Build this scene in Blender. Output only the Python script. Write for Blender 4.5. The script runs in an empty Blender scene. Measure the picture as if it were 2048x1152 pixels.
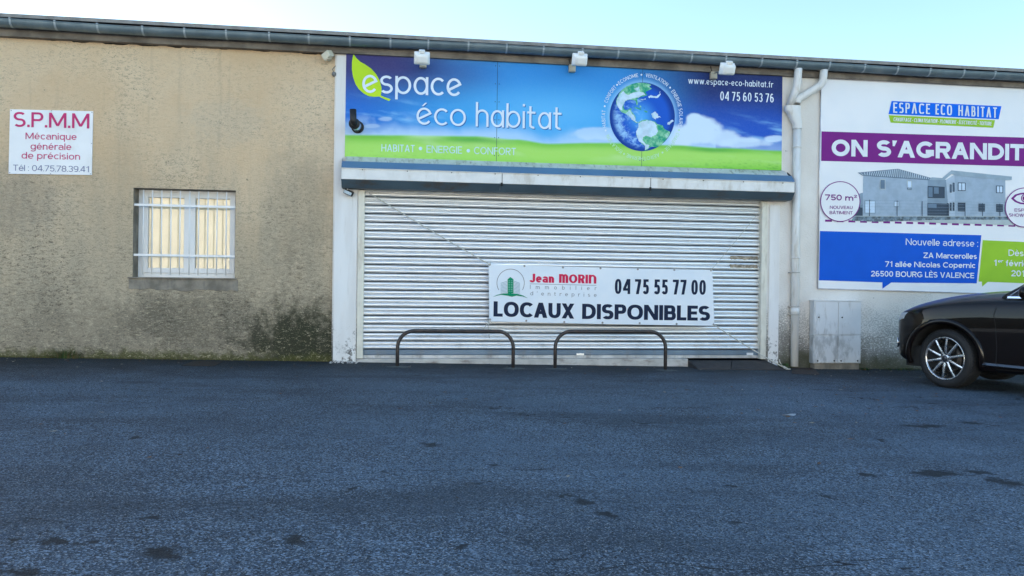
import bpy, bmesh, math, random
from mathutils import Vector, Matrix
from mathutils.bvhtree import BVHTree
from mathutils import noise as mnoise

R = math.radians
sc = bpy.context.scene
COL = sc.collection
random.seed(7)

# ------------------------------------------------------------------ camera, sky, sun, exposure
F_PX, YAW, ROLL = 1577.0, R(7.74), 0.012
CAM = Vector((0.0, -11.84, 1.15))
fwd = Vector((math.sin(YAW), math.cos(YAW), 0))
rt0 = Vector((math.cos(YAW), -math.sin(YAW), 0))
up0 = Vector((0, 0, 1))
cright = (rt0 + ROLL * up0).normalized()
cup = (up0 - ROLL * rt0).normalized()
cd = bpy.data.cameras.new('camera')
cd.sensor_width = 36.0
cd.lens = 36.0 * F_PX / 2048.0
cd.clip_start, cd.clip_end = 0.1, 3000
cam = bpy.data.objects.new('camera', cd)
M4 = Matrix.Identity(4)
for i in range(3):
    M4[i][0], M4[i][1], M4[i][2], M4[i][3] = cright[i], cup[i], -fwd[i], CAM[i]
cam.matrix_world = M4
COL.objects.link(cam)
sc.camera = cam

SUN_EL, SUN_AZ = R(13), R(-58)            # azimuth from +Y, negative = towards -X
world = bpy.data.worlds.new('World')
sc.world = world
world.use_nodes = True
wn = world.node_tree
bg = wn.nodes['Background']
sky = wn.nodes.new('ShaderNodeTexSky')
sky.sky_type = 'NISHITA'
sky.sun_disc = False
sky.sun_elevation = SUN_EL
sky.sun_rotation = SUN_AZ
sky.air_density, sky.dust_density, sky.ozone_density = 1.0, 0.7, 1.4
hs = wn.nodes.new('ShaderNodeHueSaturation')
hs.inputs['Saturation'].default_value = 1.08
wn.links.new(sky.outputs[0], hs.inputs['Color'])
wn.links.new(hs.outputs[0], bg.inputs[0])
bg.inputs[1].default_value = 0.05
sl = bpy.data.lights.new('sun', 'SUN')
sl.energy, sl.angle, sl.color = 5.0, R(0.5), (1.0, 0.93, 0.82)
so = bpy.data.objects.new('sun', sl)
to_sun = Vector((math.sin(SUN_AZ) * math.cos(SUN_EL), math.cos(SUN_AZ) * math.cos(SUN_EL), math.sin(SUN_EL)))
so.rotation_euler = to_sun.to_track_quat('Z', 'Y').to_euler()
so.location = to_sun * 60
COL.objects.link(so)
sc.cycles.use_guiding = True               # steadier indirect light
sc.cycles.use_surface_guiding = True
sc.cycles.guiding_training_samples = 64
vs = sc.view_settings
vs.view_transform, vs.look, vs.gamma, vs.use_curve_mapping = 'Standard', 'None', 1.0, False
vs.exposure = 3.3

# ------------------------------------------------------------------ places on the facade and the ground
def ray(px, py):
    return fwd * F_PX + cright * (px - 1024) - cup * (py - 576)
def P(px, py, off=0.0):                   # point of the plane Y = -off seen at that place of the photograph
    d = ray(px, py)
    return CAM + d * ((-off - CAM.y) / d.y)
SLOPE = -0.0143
def gz(x):
    return SLOPE * (x - 1.61)
def G(px, py):                            # point of the asphalt
    d = ray(px, py)
    n = Vector((-SLOPE, 0, 1))
    return CAM + d * (((Vector((1.61, 0, 0)) - CAM).dot(n)) / d.dot(n))

# ------------------------------------------------------------------ materials
class NT:
    def __init__(s, name):
        s.m = bpy.data.materials.new(name)
        s.m.use_nodes = True
        s.t = s.m.node_tree
        s.b = s.t.nodes['Principled BSDF']
        s.o = s.t.nodes['Material Output']
        s.tc = None
    def put(s, sock, v):
        if isinstance(v, bpy.types.NodeSocket): s.t.links.new(v, sock)
        elif isinstance(v, (tuple, list)) and len(v) == 3 and sock.type == 'RGBA': sock.default_value = (*v, 1)
        else: sock.default_value = v
    def co(s, which='Object'):
        if not s.tc: s.tc = s.t.nodes.new('ShaderNodeTexCoord')
        return s.tc.outputs[which]
    def sep(s, v):
        n = s.t.nodes.new('ShaderNodeSeparateXYZ'); s.put(n.inputs[0], v); return n.outputs
    def mp(s, v, scale=(1, 1, 1), loc=(0, 0, 0)):
        n = s.t.nodes.new('ShaderNodeMapping'); s.put(n.inputs[0], v)
        n.inputs['Scale'].default_value = scale; n.inputs['Location'].default_value = loc
        return n.outputs[0]
    def noise(s, v, scale, detail=4, rough=0.55, dist=0.0):
        n = s.t.nodes.new('ShaderNodeTexNoise'); s.put(n.inputs['Vector'], v)
        n.inputs['Scale'].default_value = scale; n.inputs['Detail'].default_value = detail
        n.inputs['Roughness'].default_value = rough; n.inputs['Distortion'].default_value = dist
        return n.outputs[0]
    def vor(s, v, scale, feature='F1', out=0):
        n = s.t.nodes.new('ShaderNodeTexVoronoi'); s.put(n.inputs['Vector'], v); n.feature = feature
        n.inputs['Scale'].default_value = scale
        return n.outputs[out]
    def ma(s, op, a, b=0.0, c=0.0, clamp=False):
        n = s.t.nodes.new('ShaderNodeMath'); n.operation = op; n.use_clamp = clamp
        s.put(n.inputs[0], a); s.put(n.inputs[1], b); s.put(n.inputs[2], c)
        return n.outputs[0]
    def ramp(s, v, a, b):                 # smooth step a -> b
        n = s.t.nodes.new('ShaderNodeMapRange'); n.interpolation_type = 'SMOOTHSTEP'
        s.put(n.inputs[0], v)
        lo, hi, t0, t1 = (a, b, 0, 1) if a < b else (b, a, 1, 0)
        n.inputs[1].default_value, n.inputs[2].default_value = lo, hi
        n.inputs[3].default_value, n.inputs[4].default_value = t0, t1
        return n.outputs[0]
    def mix(s, f, a, b, mode='MIX'):
        n = s.t.nodes.new('ShaderNodeMix'); n.data_type = 'RGBA'; n.blend_type = mode
        s.put(n.inputs['Factor'], f)
        s.put(n.inputs[6], a); s.put(n.inputs[7], b)
        return n.outputs[2]
    def bump(s, h, strength=0.5, dist=0.01):
        n = s.t.nodes.new('ShaderNodeBump'); s.put(n.inputs['Height'], h)
        n.inputs['Strength'].default_value = strength; n.inputs['Distance'].default_value = dist
        s.t.links.new(n.outputs[0], s.b.inputs['Normal'])
    def fin(s, col, rough=0.6, metal=0.0, coat=0.0, spec=0.5):
        s.put(s.b.inputs['Base Color'], col); s.put(s.b.inputs['Roughness'], rough)
        s.put(s.b.inputs['Metallic'], metal); s.put(s.b.inputs['Coat Weight'], coat)
        s.put(s.b.inputs['Specular IOR Level'], spec)
        return s.m

def mat(name, c, rough=0.6, metal=0.0, var=0.12, vscale=6.0, bump=0.0, bscale=60.0, coat=0.0, spec=0.5, stain=None, sscale=(3, 3, 1)):
    n = NT(name)
    v = n.co()
    f = n.noise(v, vscale, 5)
    dark = tuple(x * (1 - var) for x in c); light = tuple(min(1, x * (1 + var)) for x in c)
    col = n.mix(n.ramp(f, 0.3, 0.7), dark, light)
    if stain:
        g = n.noise(n.mp(v, sscale), 2.2, 6, 0.65)
        col = n.mix(n.ma('MULTIPLY', n.ramp(g, 0.5, 0.72), 0.75), col, stain)
    r = n.ma('ADD', n.ma('MULTIPLY', n.noise(v, vscale * 3, 3), 0.16), rough - 0.08, clamp=True)
    if bump: n.bump(n.noise(v, bscale, 4), bump, 0.01)
    return n.fin(col, r, metal, coat, spec)

MT = {}
def flat(name, c, rough=0.5):             # printed ink
    k = (name,)
    if k not in MT: MT[k] = mat(name, c, rough, var=0.04, vscale=3, spec=0.12)
    return MT[k]

# ------------------------------------------------------------------ mesh builder
class MB:
    def __init__(s):
        s.v, s.f, s.mi, s.sm = [], [], [], []
    def poly(s, pts, m=0, smooth=False):
        i = len(s.v)
        s.v += [tuple(p) for p in pts]
        s.f.append(tuple(range(i, i + len(pts)))); s.mi.append(m); s.sm.append(smooth)
    def grid(s, rows, m=0, smooth=True, wrap=False, cap=False):
        i0 = len(s.v); n = len(rows[0])
        for r in rows: s.v += [tuple(p) for p in r]
        for a in range(len(rows) - 1):
            for b in range(n if wrap else n - 1):
                b2 = (b + 1) % n
                s.f.append((i0 + a * n + b, i0 + a * n + b2, i0 + (a + 1) * n + b2, i0 + (a + 1) * n + b))
                s.mi.append(m); s.sm.append(smooth)
        if cap:
            s.f.append(tuple(i0 + b for b in reversed(range(n)))); s.mi.append(m); s.sm.append(False)
            k = i0 + (len(rows) - 1) * n
            s.f.append(tuple(k + b for b in range(n))); s.mi.append(m); s.sm.append(False)
    def box(s, a, b, m=0, bev=0.0, mtx=None):
        x0, y0, z0 = (min(a[i], b[i]) for i in range(3)); x1, y1, z1 = (max(a[i], b[i]) for i in range(3))
        bm = bmesh.new()
        bmesh.ops.create_cube(bm, size=1)
        for v in bm.verts:
            v.co = Vector(((x0 + x1) / 2 + v.co.x * (x1 - x0), (y0 + y1) / 2 + v.co.y * (y1 - y0), (z0 + z1) / 2 + v.co.z * (z1 - z0)))
        if bev: bmesh.ops.bevel(bm, geom=bm.edges[:], offset=bev, segments=2, affect='EDGES', profile=0.5)
        s.addbm(bm, m, mtx)
    def addbm(s, bm, m=0, mtx=None, smooth=False):
        i0 = len(s.v)
        bm.verts.index_update()
        s.v += [tuple(mtx @ v.co) if mtx else tuple(v.co) for v in bm.verts]
        for f in bm.faces:
            s.f.append(tuple(i0 + v.index for v in f.verts)); s.mi.append(m); s.sm.append(smooth)
        bm.free()
    def tube(s, pts, r, seg=10, m=0, cap=True, squash=None):
        pts = [Vector(p) for p in pts]; rows = []
        ref = None
        for i, p in enumerate(pts):
            d = (pts[min(i + 1, len(pts) - 1)] - pts[max(i - 1, 0)]).normalized()
            if ref is None: ref = Vector((0, 0, 1)) if abs(d.z) < 0.9 else Vector((1, 0, 0))
            u = (ref - d * ref.dot(d)).normalized(); w = d.cross(u); ref = u
            rr = r[i] if isinstance(r, (list, tuple)) else r
            rows.append([p + u * math.cos(t) * rr + w * math.sin(t) * rr for t in [2 * math.pi * k / seg for k in range(seg)]])
        s.grid(rows, m, True, True, cap)
    def lathe(s, prof, seg=24, m=0, mtx=None, axis='Y'):   # prof of (radius, along axis)
        rows = []
        for r, a in prof:
            row = []
            for k in range(seg):
                t = 2 * math.pi * k / seg
                p = Vector((r * math.cos(t), a, r * math.sin(t))) if axis == 'Y' else Vector((r * math.cos(t), r * math.sin(t), a))
                row.append(mtx @ p if mtx else p)
            rows.append(row)
        s.grid(rows, m, True, True)
    def build(s, name, mats, parent=None, loc=None, fix=True):
        me = bpy.data.meshes.new(name)
        me.from_pydata(s.v, [], s.f)
        for m in (mats if isinstance(mats, (list, tuple)) else [mats]): me.materials.append(m)
        me.polygons.foreach_set('material_index', s.mi)
        me.polygons.foreach_set('use_smooth', s.sm)
        if fix:
            bm = bmesh.new(); bm.from_mesh(me)
            bmesh.ops.recalc_face_normals(bm, faces=bm.faces[:])
            bm.to_mesh(me); bm.free()
        me.update()
        o = bpy.data.objects.new(name, me)
        COL.objects.link(o)
        if parent: o.parent = parent
        if loc is not None: o.location = loc
        return o

def tag(o, label=None, cat=None, group=None, kind=None):
    for k, v in (('label', label), ('category', cat), ('group', group), ('kind', kind)):
        if v: o[k] = v
    return o
def empty(name, loc, label=None, cat=None, group=None, parent=None, rz=0.0):
    o = bpy.data.objects.new(name, None)
    o.empty_display_size = 0.1
    COL.objects.link(o)
    o.location = loc; o.rotation_euler = (0, 0, rz)
    if parent: o.parent = parent
    return tag(o, label, cat, group)
def copy_tree(o, parent=None):
    c = o.copy(); COL.objects.link(c)
    if parent: c.parent = parent
    for ch in o.children: copy_tree(ch, c)
    return c

# ------------------------------------------------------------------ lettering: a small drawn alphabet of bars, bowls and diagonals
CW = dict(A=.74, B=.62, C=.72, D=.70, E=.55, F=.52, G=.78, H=.70, I=0, J=.46, L=.50, M=.88, N=.74, O=.82, P=.60, Q=.82, R=.64, S=.60,
          T=.60, U=.68, V=.72, X=.70, Z=.62, a=.54, b=.58, c=.50, d=.58, e=.56, f=.34, g=.58, h=.52, i=0, l=0, m=.86, n=.52, o=.58,
          p=.58, q=.58, r=.34, s=.46, t=.36, u=.52, v=.54, w=.84)
CW.update({'W': .95, 'g': .58, 'j': .2, 'k': .52, 'x': .5, 'y': .54, 'z': .48}); CW.update({'0': .58, '1': .34, '2': .55, '3': .55, '4': .60, '5': .55, '6': .57, '7': .54, '8': .57, '9': .57, ' ': .30, '.': 0, ':': 0,
           '•': .22, '-': .30, '’': 0, '²': .34})
ACC = {'é': ('e', 1), 'è': ('e', -1), 'É': ('E', 1), 'È': ('E', -1), 'Â': ('A', 0)}
def glyph(ch, W, w, st):
    """list of convex strips; cap height 1, stem w, glyph width W"""
    out = []
    n = st.get('n', 2.0); xh = st.get('xh', .72); asc = st.get('asc', 1.0); wh = w * st.get('wh', .86); lite = st.get('futura')
    def quadp(pts): out.append([pts])
    def V(x, y0, y1): quadp([(x, y0), (x + w, y0), (x + w, y1), (x, y1)])
    def H(x0, x1, y): quadp([(x0, y), (x1, y), (x1, y + wh), (x0, y + wh)])
    def D(xa, ya, xb, yb, wd): quadp([(xa, ya), (xa + wd, ya), (xb + wd, yb), (xb, yb)])
    def ring(cx, cy, rx, ry, a0=0, a1=360):
        k = max(3, int(abs(a1 - a0) / 11)); strip = []
        def pt(a, rx, ry):
            c, s_ = math.cos(a), math.sin(a)
            return (cx + rx * math.copysign(abs(c) ** (2 / n), c), cy + ry * math.copysign(abs(s_) ** (2 / n), s_))
        for i in range(k):
            a, b = R(a0 + (a1 - a0) * i / k), R(a0 + (a1 - a0) * (i + 1) / k)
            strip.append([pt(a, rx, ry), pt(b, rx, ry), pt(b, max(rx - w, .001), max(ry - wh, .001)), pt(a, max(rx - w, .001), max(ry - wh, .001))])
        out.append(strip)
    dg = w * 1.08
    if ch in ACC:
        base, k = ACC[ch]
        out += glyph(base, W, w, st)
        y = (xh if base.islower() else 1) + .08
        if k: quadp([(W / 2 - w * .4 - (.10 if k > 0 else -.10), y), (W / 2 + w * .4 - (.10 if k > 0 else -.10), y), (W / 2 + w * .45 + (.10 if k > 0 else -.10), y + .2), (W / 2 - w * .45 + (.10 if k > 0 else -.10), y + .2)])
        else:
            D(W / 2 - .2, y, W / 2 - w * .4, y + .16, w * .8); D(W / 2 + .2 - w * .8, y, W / 2 - w * .4, y + .16, w * .8)
        return out
    r2 = (0.5 + wh / 2) / 2
    if ch == 'A':
        D(0, 0, W / 2 - dg / 2, 1, dg); D(W - dg, 0, W / 2 - dg / 2, 1, dg)
        if not st.get('techno'): H(W * .2 + w * .3, W * .8 - w * .3, .24)
    elif ch in 'BPR':
        V(0, 0, 1); by = (.48 if ch != 'B' else .5) - wh / 2
        ry = (1 - by) / 2; bx = W - (0.04 if ch == 'B' else 0)
        rx = min(bx * .62, ry * 1.05)
        H(w * .9, bx - rx, 1 - wh); H(w * .9, bx - rx, by); ring(bx - rx, by + ry, rx, ry, -90, 90)
        if ch == 'B':
            ry = (by + wh) / 2; rx = min(W * .62, ry * 1.1)
            H(w * .9, W - rx, 0); ring(W - rx, ry, rx, ry, -90, 90)
        if ch == 'R': D(W - dg * 1.05, 0, W * .36, by + wh * .5, dg * 1.05)
    elif ch in 'CG':
        k_ = .56 if ch == 'C' else .51; ring(W * k_, .5, W * k_, .5, 42, 318)
        if ch == 'G':
            x1 = W * .97
            quadp([(x1 - w, .13), (x1, .13), (x1, .5), (x1 - w, .5)]); H(W * .52, x1 - w * .9, .5 - wh)
    elif ch == 'D':
        V(0, 0, 1); rx = min(W * .62, W - w * .6)
        H(w * .9, W - rx, 0); H(w * .9, W - rx, 1 - wh); ring(W - rx, .5, rx, .5, -90, 90)
    elif ch in 'EFL':
        V(0, 0, 1)
        if ch in 'EF': H(w * .9, W, 1 - wh); H(w * .9, W * .92, .5 - wh / 2 + .01)
        if ch in 'EL': H(w * .9, W, 0)
    elif ch == 'H': V(0, 0, 1); V(W - w, 0, 1); H(w * .9, W - w * .9, .5 - wh / 2)
    elif ch == 'I': V(0, 0, 1)
    elif ch == 'J': V(W - w, .28, 1); ring(W - W * .55, .3, W * .55, .3, 190, 360)
    elif ch == 'M':
        if st.get('arch'):
            V(0, 0, 1); r = (W + w) / 4
            ring(r, .62, r, .38, 0, 180); ring(3 * r - w, .62, r, .38, 0, 180); V(2 * r - w, 0, .63); V(W - w, 0, .63)
        else: V(0, 0, 1); V(W - w, 0, 1); D(W / 2 - dg / 2, .12, 0, 1, dg); D(W / 2 - dg / 2, .12, W - dg, 1, dg)
    elif ch == 'N':
        if st.get('arch'): V(0, 0, 1); ring(W / 2, .58, W / 2, .42, 0, 180); V(W - w, 0, .6)
        else: V(0, 0, 1); V(W - w, 0, 1); D(W - dg, 0, 0, 1, dg)
    elif ch in 'OQ': ring(W / 2, .5, W / 2, .5)
    elif ch in 'Ss':
        h = 1 if ch == 'S' else xh
        wh2 = wh; r_ = (h / 2 + wh2 / 2) / 2
        ring(W / 2, h - r_, W / 2, r_, 35, 270); ring(W / 2, r_, W / 2, r_, -145, 90)
    elif ch == 'T': H(0, W, 1 - wh); V(W / 2 - w / 2, 0, 1 - wh * .9)
    elif ch == 'U': ry = min(.42, W * .55); V(0, ry, 1); V(W - w, ry, 1); ring(W / 2, ry, W / 2, ry, 180, 360)
    elif ch == 'V': D(W / 2 - dg / 2, 0, 0, 1, dg); D(W / 2 - dg / 2, 0, W - dg, 1, dg)
    elif ch == 'W':
        q = (W - dg) / 4
        D(q, 0, 0, 1, dg); D(q, 0, 2 * q, 1, dg); D(3 * q, 0, 2 * q, 1, dg); D(3 * q, 0, 4 * q, 1, dg)
    elif ch == 'X': D(0, 0, W - dg, 1, dg); D(W - dg, 0, 0, 1, dg)
    elif ch == 'Z': H(0, W, 1 - wh); H(0, W, 0); D(0, wh * .9, W - dg, 1 - wh * .9, dg)
    elif ch == 'a':
        if lite: ring(W / 2, xh / 2, W / 2, xh / 2); V(W - w, 0, xh)
        else:
            V(W - w, 0, xh * .62); ring(W / 2, xh * .64, W / 2, xh * .36, 0, 155); ry = xh * .32
            ring(W * .42, ry, W * .42, ry, 80, 280); H(W * .42, W - w * .9, 2 * ry - wh); H(W * .42, W * .7, 0)
    elif ch in 'bdpq':
        ring(W / 2, xh / 2, W / 2, xh / 2)
        V(0 if ch in 'bp' else W - w, 0 if ch in 'bd' else -.30, (asc if ch in 'bd' else xh))
    elif ch == 'c': ring(W * .57, xh / 2, W * .57, xh / 2, 45, 315)
    elif ch == 'e':
        if lite:
            ring(W / 2, xh / 2, W / 2, xh / 2, 24, 322)
            a = R(204); x0, y0 = W / 2 + (W / 2 - w * .6) * math.cos(a), xh / 2 + (xh / 2 - w * .6) * math.sin(a)
            a = R(24); x1, y1 = W / 2 + (W / 2) * math.cos(a), xh / 2 + (xh / 2) * math.sin(a)
            d = Vector((x1 - x0, y1 - y0)).normalized(); nx, ny = -d.y * w * .5, d.x * w * .5
            quadp([(x0 - nx, y0 - ny), (x1 - nx, y1 - ny), (x1 + nx * .9, y1 + ny * .9), (x0 + nx, y0 + ny)])
        else: ring(W / 2, xh / 2, W / 2, xh / 2, 0, 318); H(w * .8, W - w * .1, xh / 2 - wh / 2)
    elif ch == 'f': V(W * .28, 0, asc * .8); ring(W * .28 + W * .5, asc * .78, W * .5, asc * .22, 75, 180); H(0, W * .85, xh - wh)
    elif ch == 'g': ring(W / 2, xh / 2, W / 2, xh / 2); V(W - w, -.05, xh); ring(W / 2, -.06, W / 2, .24, 200, 360)
    elif ch in 'hn':
        V(0, 0, asc if ch == 'h' else xh); ry = min(xh * .5, W * .5); ring(W / 2, xh - ry, W / 2, ry, 0, 180); V(W - w, 0, xh - ry)
    elif ch == 'i': V(0, 0, xh); V(0, asc - w * 1.05, asc)
    elif ch == 'l': V(0, 0, asc)
    elif ch == 'm':
        V(0, 0, xh); r = (W + w) / 4; ry = min(xh * .5, r)
        ring(r, xh - ry, r, ry, 0, 180); ring(3 * r - w, xh - ry, r, ry, 0, 180); V(2 * r - w, 0, xh - ry); V(W - w, 0, xh - ry)
    elif ch == 'o': ring(W / 2, xh / 2, W / 2, xh / 2)
    elif ch == 'r': V(0, 0, xh); ring(W * .95, xh * .62, W * .95, xh * .38, 75, 180)
    elif ch == 't': V(W * .25, wh * .9 if lite else .14, asc * .92); H(0, W * .95, xh - wh); ring(W * .25 + W * .5, .22, W * .5, .22, 180, 285)
    elif ch == 'u': ry = min(xh * .5, W * .5); V(0, ry, xh); ring(W / 2, ry, W / 2, ry, 180, 360); V(W - w, 0, xh)
    elif ch == 'v': D(W / 2 - dg / 2, 0, 0, xh, dg); D(W / 2 - dg / 2, 0, W - dg, xh, dg)
    elif ch == 'w':
        q = (W - dg) / 4
        D(q, 0, 0, xh, dg); D(q, 0, 2 * q, xh, dg); D(3 * q, 0, 2 * q, xh, dg); D(3 * q, 0, 4 * q, xh, dg)
    elif ch == '0': ring(W / 2, .5, W / 2, .5)
    elif ch == '1': V(W - w, 0, 1); D(0, .72, W - w, 1 - wh * .2, w)
    elif ch in '2²':
        k, dy = (1, 0) if ch == '2' else (.5, .52)
        t = len(out)
        ring(W / 2, .70, W / 2, .30, -32, 175); H(0, W, 0)
        quadp([(0, wh * .9), (w * 1.15, wh * .9), (W * .5 + W * .42, .70 - .30 * .53), (W * .5 + W * .42 - w * 1.05, .70 - .30 * .45)])
        out[t:] = [[[(x, y * k + dy) for x, y in q] for q in strip] for strip in out[t:]]
    elif ch == '3': ring(W / 2, 1 - r2, W / 2 * .94, r2, -90, 160); ring(W / 2, r2, W / 2, r2, -160, 90)
    elif ch == '4': V(W * .66, 0, 1); H(0, W, .22); D(0, .22 + wh * .9, W * .66 - dg * .25, 1, dg)
    elif ch == '5':
        H(W * .12, W * .95, 1 - wh); quadp([(W * .08, .46), (W * .08 + w, .46), (W * .14 + w, 1 - wh * .5), (W * .14, 1 - wh * .5)])
        ring(W / 2, .325, W / 2, .325, -155, 140)
    elif ch in '69':
        t = len(out)
        ring(W / 2, .32, W / 2, .32); ring(W / 2, .5, W / 2, .5, 55, 190)
        if ch == '9': out[t:] = [[[(W - x, 1 - y) for x, y in q] for q in strip] for strip in out[t:]]
    elif ch == '7': H(0, W, 1 - wh); D(W * .18, 0, W - dg, 1 - wh * .9, dg)
    elif ch == '8': ring(W / 2, 1 - r2, W / 2 * .9, r2); ring(W / 2, r2, W / 2, r2)
    elif ch == '.': V(0, 0, w * 1.05)
    elif ch == ':': V(0, 0, w * 1.05); V(0, xh - w * 1.05, xh)
    elif ch == '-': H(0, W, xh * .5 - wh / 2)
    elif ch == '•':
        out.append([[(W / 2 + .11 * math.cos(R(20 * i)), .42 + .11 * math.sin(R(20 * i))) for i in range(18)]])
    elif ch == '’': quadp([(w * .1, .66), (w * .55, .66), (w * 1.15, 1), (0, 1)])
    return out

def layout(s, w, st, track):
    x, items = 0.0, []
    adj = st.get('cond', 1.0)
    for i, ch in enumerate(s):
        base = ACC[ch][0] if ch in ACC else ch
        W = CW[base]
        W = w if W == 0 else max(W * adj, w * 1.7 if base not in ' -•' else 0)
        items.append((ch, x, W))
        x += W + (track if ch != ' ' else 0)
    return items, x - track

def text(mb, s, p0, p1, cap, weight=.13, m=0, off=0.0, st=None, track=.11, shear=0.0):
    """write s between the places p0 and p1 of the photograph (baseline ends), cap height in its pixels, on the plane Y=-off"""
    st = st or {}
    A, B = P(*p0, off), P(*p1, off)
    k = (P(p0[0], p0[1] - cap, off) - A).length
    L = (B - A).length / k
    items, tot = layout(s, weight, st, track)
    # spread the glyphs so the line fills its length, stems keep their weight
    spc = sum(track for i, (ch, x, W) in enumerate(items) if ch != ' ' and i < len(items) - 1)
    fix = sum(W for ch, x, W in items if not CW[ACC[ch][0] if ch in ACC else ch])
    f = (L - spc - fix) / max(.01, tot - spc - fix)
    ux = (B - A).normalized(); uz = Vector((0, 0, 1))
    cur = 0.0
    for ch, x, W in items:
        W2 = max(W * f, weight) if CW[ACC[ch][0] if ch in ACC else ch] else W
        x2 = cur
        cur += (W * f if CW[ACC[ch][0] if ch in ACC else ch] else W) + (track if ch != ' ' else 0)
        if ch == ' ': continue
        for j, strip in enumerate(glyph(ch, W2, weight, st)):
            e = Vector((0, -.0003 * (j % 8), 0))
            for q in strip:
                mb.poly([A + ux * ((x2 + gx + gy * shear) * k) + uz * (gy * k) + e for gx, gy in q], m)

def ppoly(mb, pts, m=0, off=0.0):
    mb.poly([P(x, y, off) for x, y in pts], m)
def pdisc(mb, cx, cy, rx, ry, m, off, seg=48, a0=0, a1=360):
    ppoly(mb, [(cx + rx * math.cos(R(a0 + (a1 - a0) * i / seg)), cy + ry * math.sin(R(a0 + (a1 - a0) * i / seg))) for i in range(seg + (a1 - a0 != 360))], m, off)
def pring(mb, cx, cy, rx, ry, t, m, off, seg=56, a0=0, a1=360):
    for i in range(seg):
        a, b = R(a0 + (a1 - a0) * i / seg), R(a0 + (a1 - a0) * (i + 1) / seg)
        ppoly(mb, [(cx + rx * math.cos(a), cy + ry * math.sin(a)), (cx + rx * math.cos(b), cy + ry * math.sin(b)),
                   (cx + (rx - t) * math.cos(b), cy + (ry - t) * math.sin(b)), (cx + (rx - t) * math.cos(a), cy + (ry - t) * math.sin(a))], m, off)
def cr(ox, oy, k):                        # a zoomed crop's pixels -> the photograph's
    return lambda pts: [(ox + x * k, oy + y * k) for x, y in pts]
# ------------------------------------------------------------------ setting: asphalt
n = NT('asphalt')
v = n.co()
def vmath(op, a_, b_, out=0):
    q_ = n.t.nodes.new('ShaderNodeVectorMath'); q_.operation = op
    n.put(q_.inputs[0], a_)
    if b_ is not None: n.put(q_.inputs[1], b_)
    return q_.outputs[out]
big = n.noise(v, 0.30, 5, 0.62); mid = n.noise(n.mp(v, (1, 1.7, 1)), 1.3, 6, 0.65)
cells = n.sep(n.vor(v, 105, 'F1', 1)); cells2 = n.sep(n.vor(v, 190, 'F1', 1))
fine = n.noise(v, 95, 3, 0.7)
col = n.mix(n.ramp(n.ma('ADD', n.ma('MULTIPLY', big, .6), n.ma('MULTIPLY', mid, .4)), 0.38, 0.60), (0.027, 0.042, 0.061), (0.060, 0.094, 0.134))
grit = n.ramp(n.noise(v, .8, 5, .65), .36, .6)
col = n.mix(n.ma('MULTIPLY', n.ramp(cells[0], 0.60, 0.98), n.ma('ADD', .30, n.ma('MULTIPLY', grit, .55))), col, (0.22, 0.30, 0.39))
col = n.mix(n.ma('MULTIPLY', n.ramp(cells[1], 0.60, 0.95), .9), col, (0.003, 0.0045, 0.007))
col = n.mix(n.ma('MULTIPLY', n.ramp(cells2[0], 0.80, 0.98), .7), col, (0.26, 0.30, 0.33))
col = n.mix(n.ramp(cells2[2], 0.988, 0.995), col, (0.42, 0.42, 0.41))
warp = vmath('SCALE', vmath('SUBTRACT', n.t.nodes.new('ShaderNodeTexNoise').outputs[1], (.5, .5, .5)), None)
warp.node.inputs['Scale'].default_value = .34
wn_ = [x for x in n.t.nodes if x.type == 'TEX_NOISE'][-1]; n.put(wn_.inputs['Vector'], v); wn_.inputs['Scale'].default_value = 7; wn_.inputs['Detail'].default_value = 5; wn_.inputs['Roughness'].default_value = .7
vw = vmath('ADD', v, warp)
dmin = None
for px, py, rx, ry in ((325, 1107, 42, 20), (592, 1078, 26, 10), (45, 1145, 44, 9), (315, 1037, 24, 5), (118, 1085, 32, 5), (35, 1080, 20, 5), (180, 1082, 20, 6), (910, 1095, 20, 6), (1170, 1005, 20, 6), (1132, 992, 13, 4), (1210, 1028, 14, 6), (1465, 972, 14, 4),
                       (1657, 995, 14, 5), (1735, 949, 16, 4), (1875, 947, 50, 6), (1962, 945, 24, 5), (2030, 968, 34, 8), (1468, 1041, 20, 5), (1942, 846, 22, 3), (1850, 852, 50, 3), (862, 888, 22, 4), (985, 931, 16, 3), (700, 980, 16, 4), (275, 875, 14, 4), (1990, 960, 20, 5), (800, 1155, 30, 6), (1760, 880, 14, 3)):
    c_ = G(px, py); sx_r = max(.03, (G(px + rx, py) - c_).length); sy_r = max(.03, abs(G(px, py - ry).y - c_.y))
    l_ = vmath('LENGTH', vmath('MULTIPLY', vmath('SUBTRACT', vw, (c_.x, c_.y, c_.z)), (1 / sx_r, 1 / sy_r, 0.01)), None, 1)
    dmin = l_ if dmin is None else n.ma('MINIMUM', dmin, l_)
col = n.mix(n.ma('MULTIPLY', n.ramp(dmin, 1.25, .55), .88), col, (0.004, 0.0055, 0.0065))     # oil drips
st2 = n.noise(n.mp(v, (0.35, 1.3, 1), (4, 2, 0)), 0.8, 5, 0.65)
col = n.mix(n.ma('MULTIPLY', n.ramp(st2, 0.50, 0.68), 0.42), col, (0.011, 0.015, 0.019))
crk = n.ma('ABSOLUTE', n.ma('SUBTRACT', n.noise(n.mp(v, (.35, 1.0, 1), (9, 9, 0)), 0.55, 5, 0.6), .5))
col = n.mix(n.ma('MULTIPLY', n.ramp(crk, 0.0035, 0.0012), n.ramp(n.noise(v, .5, 2), .5, .6)), col, (0.004, 0.005, 0.006))
yy = n.sep(v)[1]
band = n.ma('ADD', yy, n.ma('MULTIPLY', n.noise(v, 0.9, 5, .62), 3.2))
col = n.mix(n.ma('MULTIPLY', n.ramp(band, -1.7, 1.5), 0.78), col, (0.008, 0.0105, 0.0115))      # shade of the building painted into the asphalt along the wall foot
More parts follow.
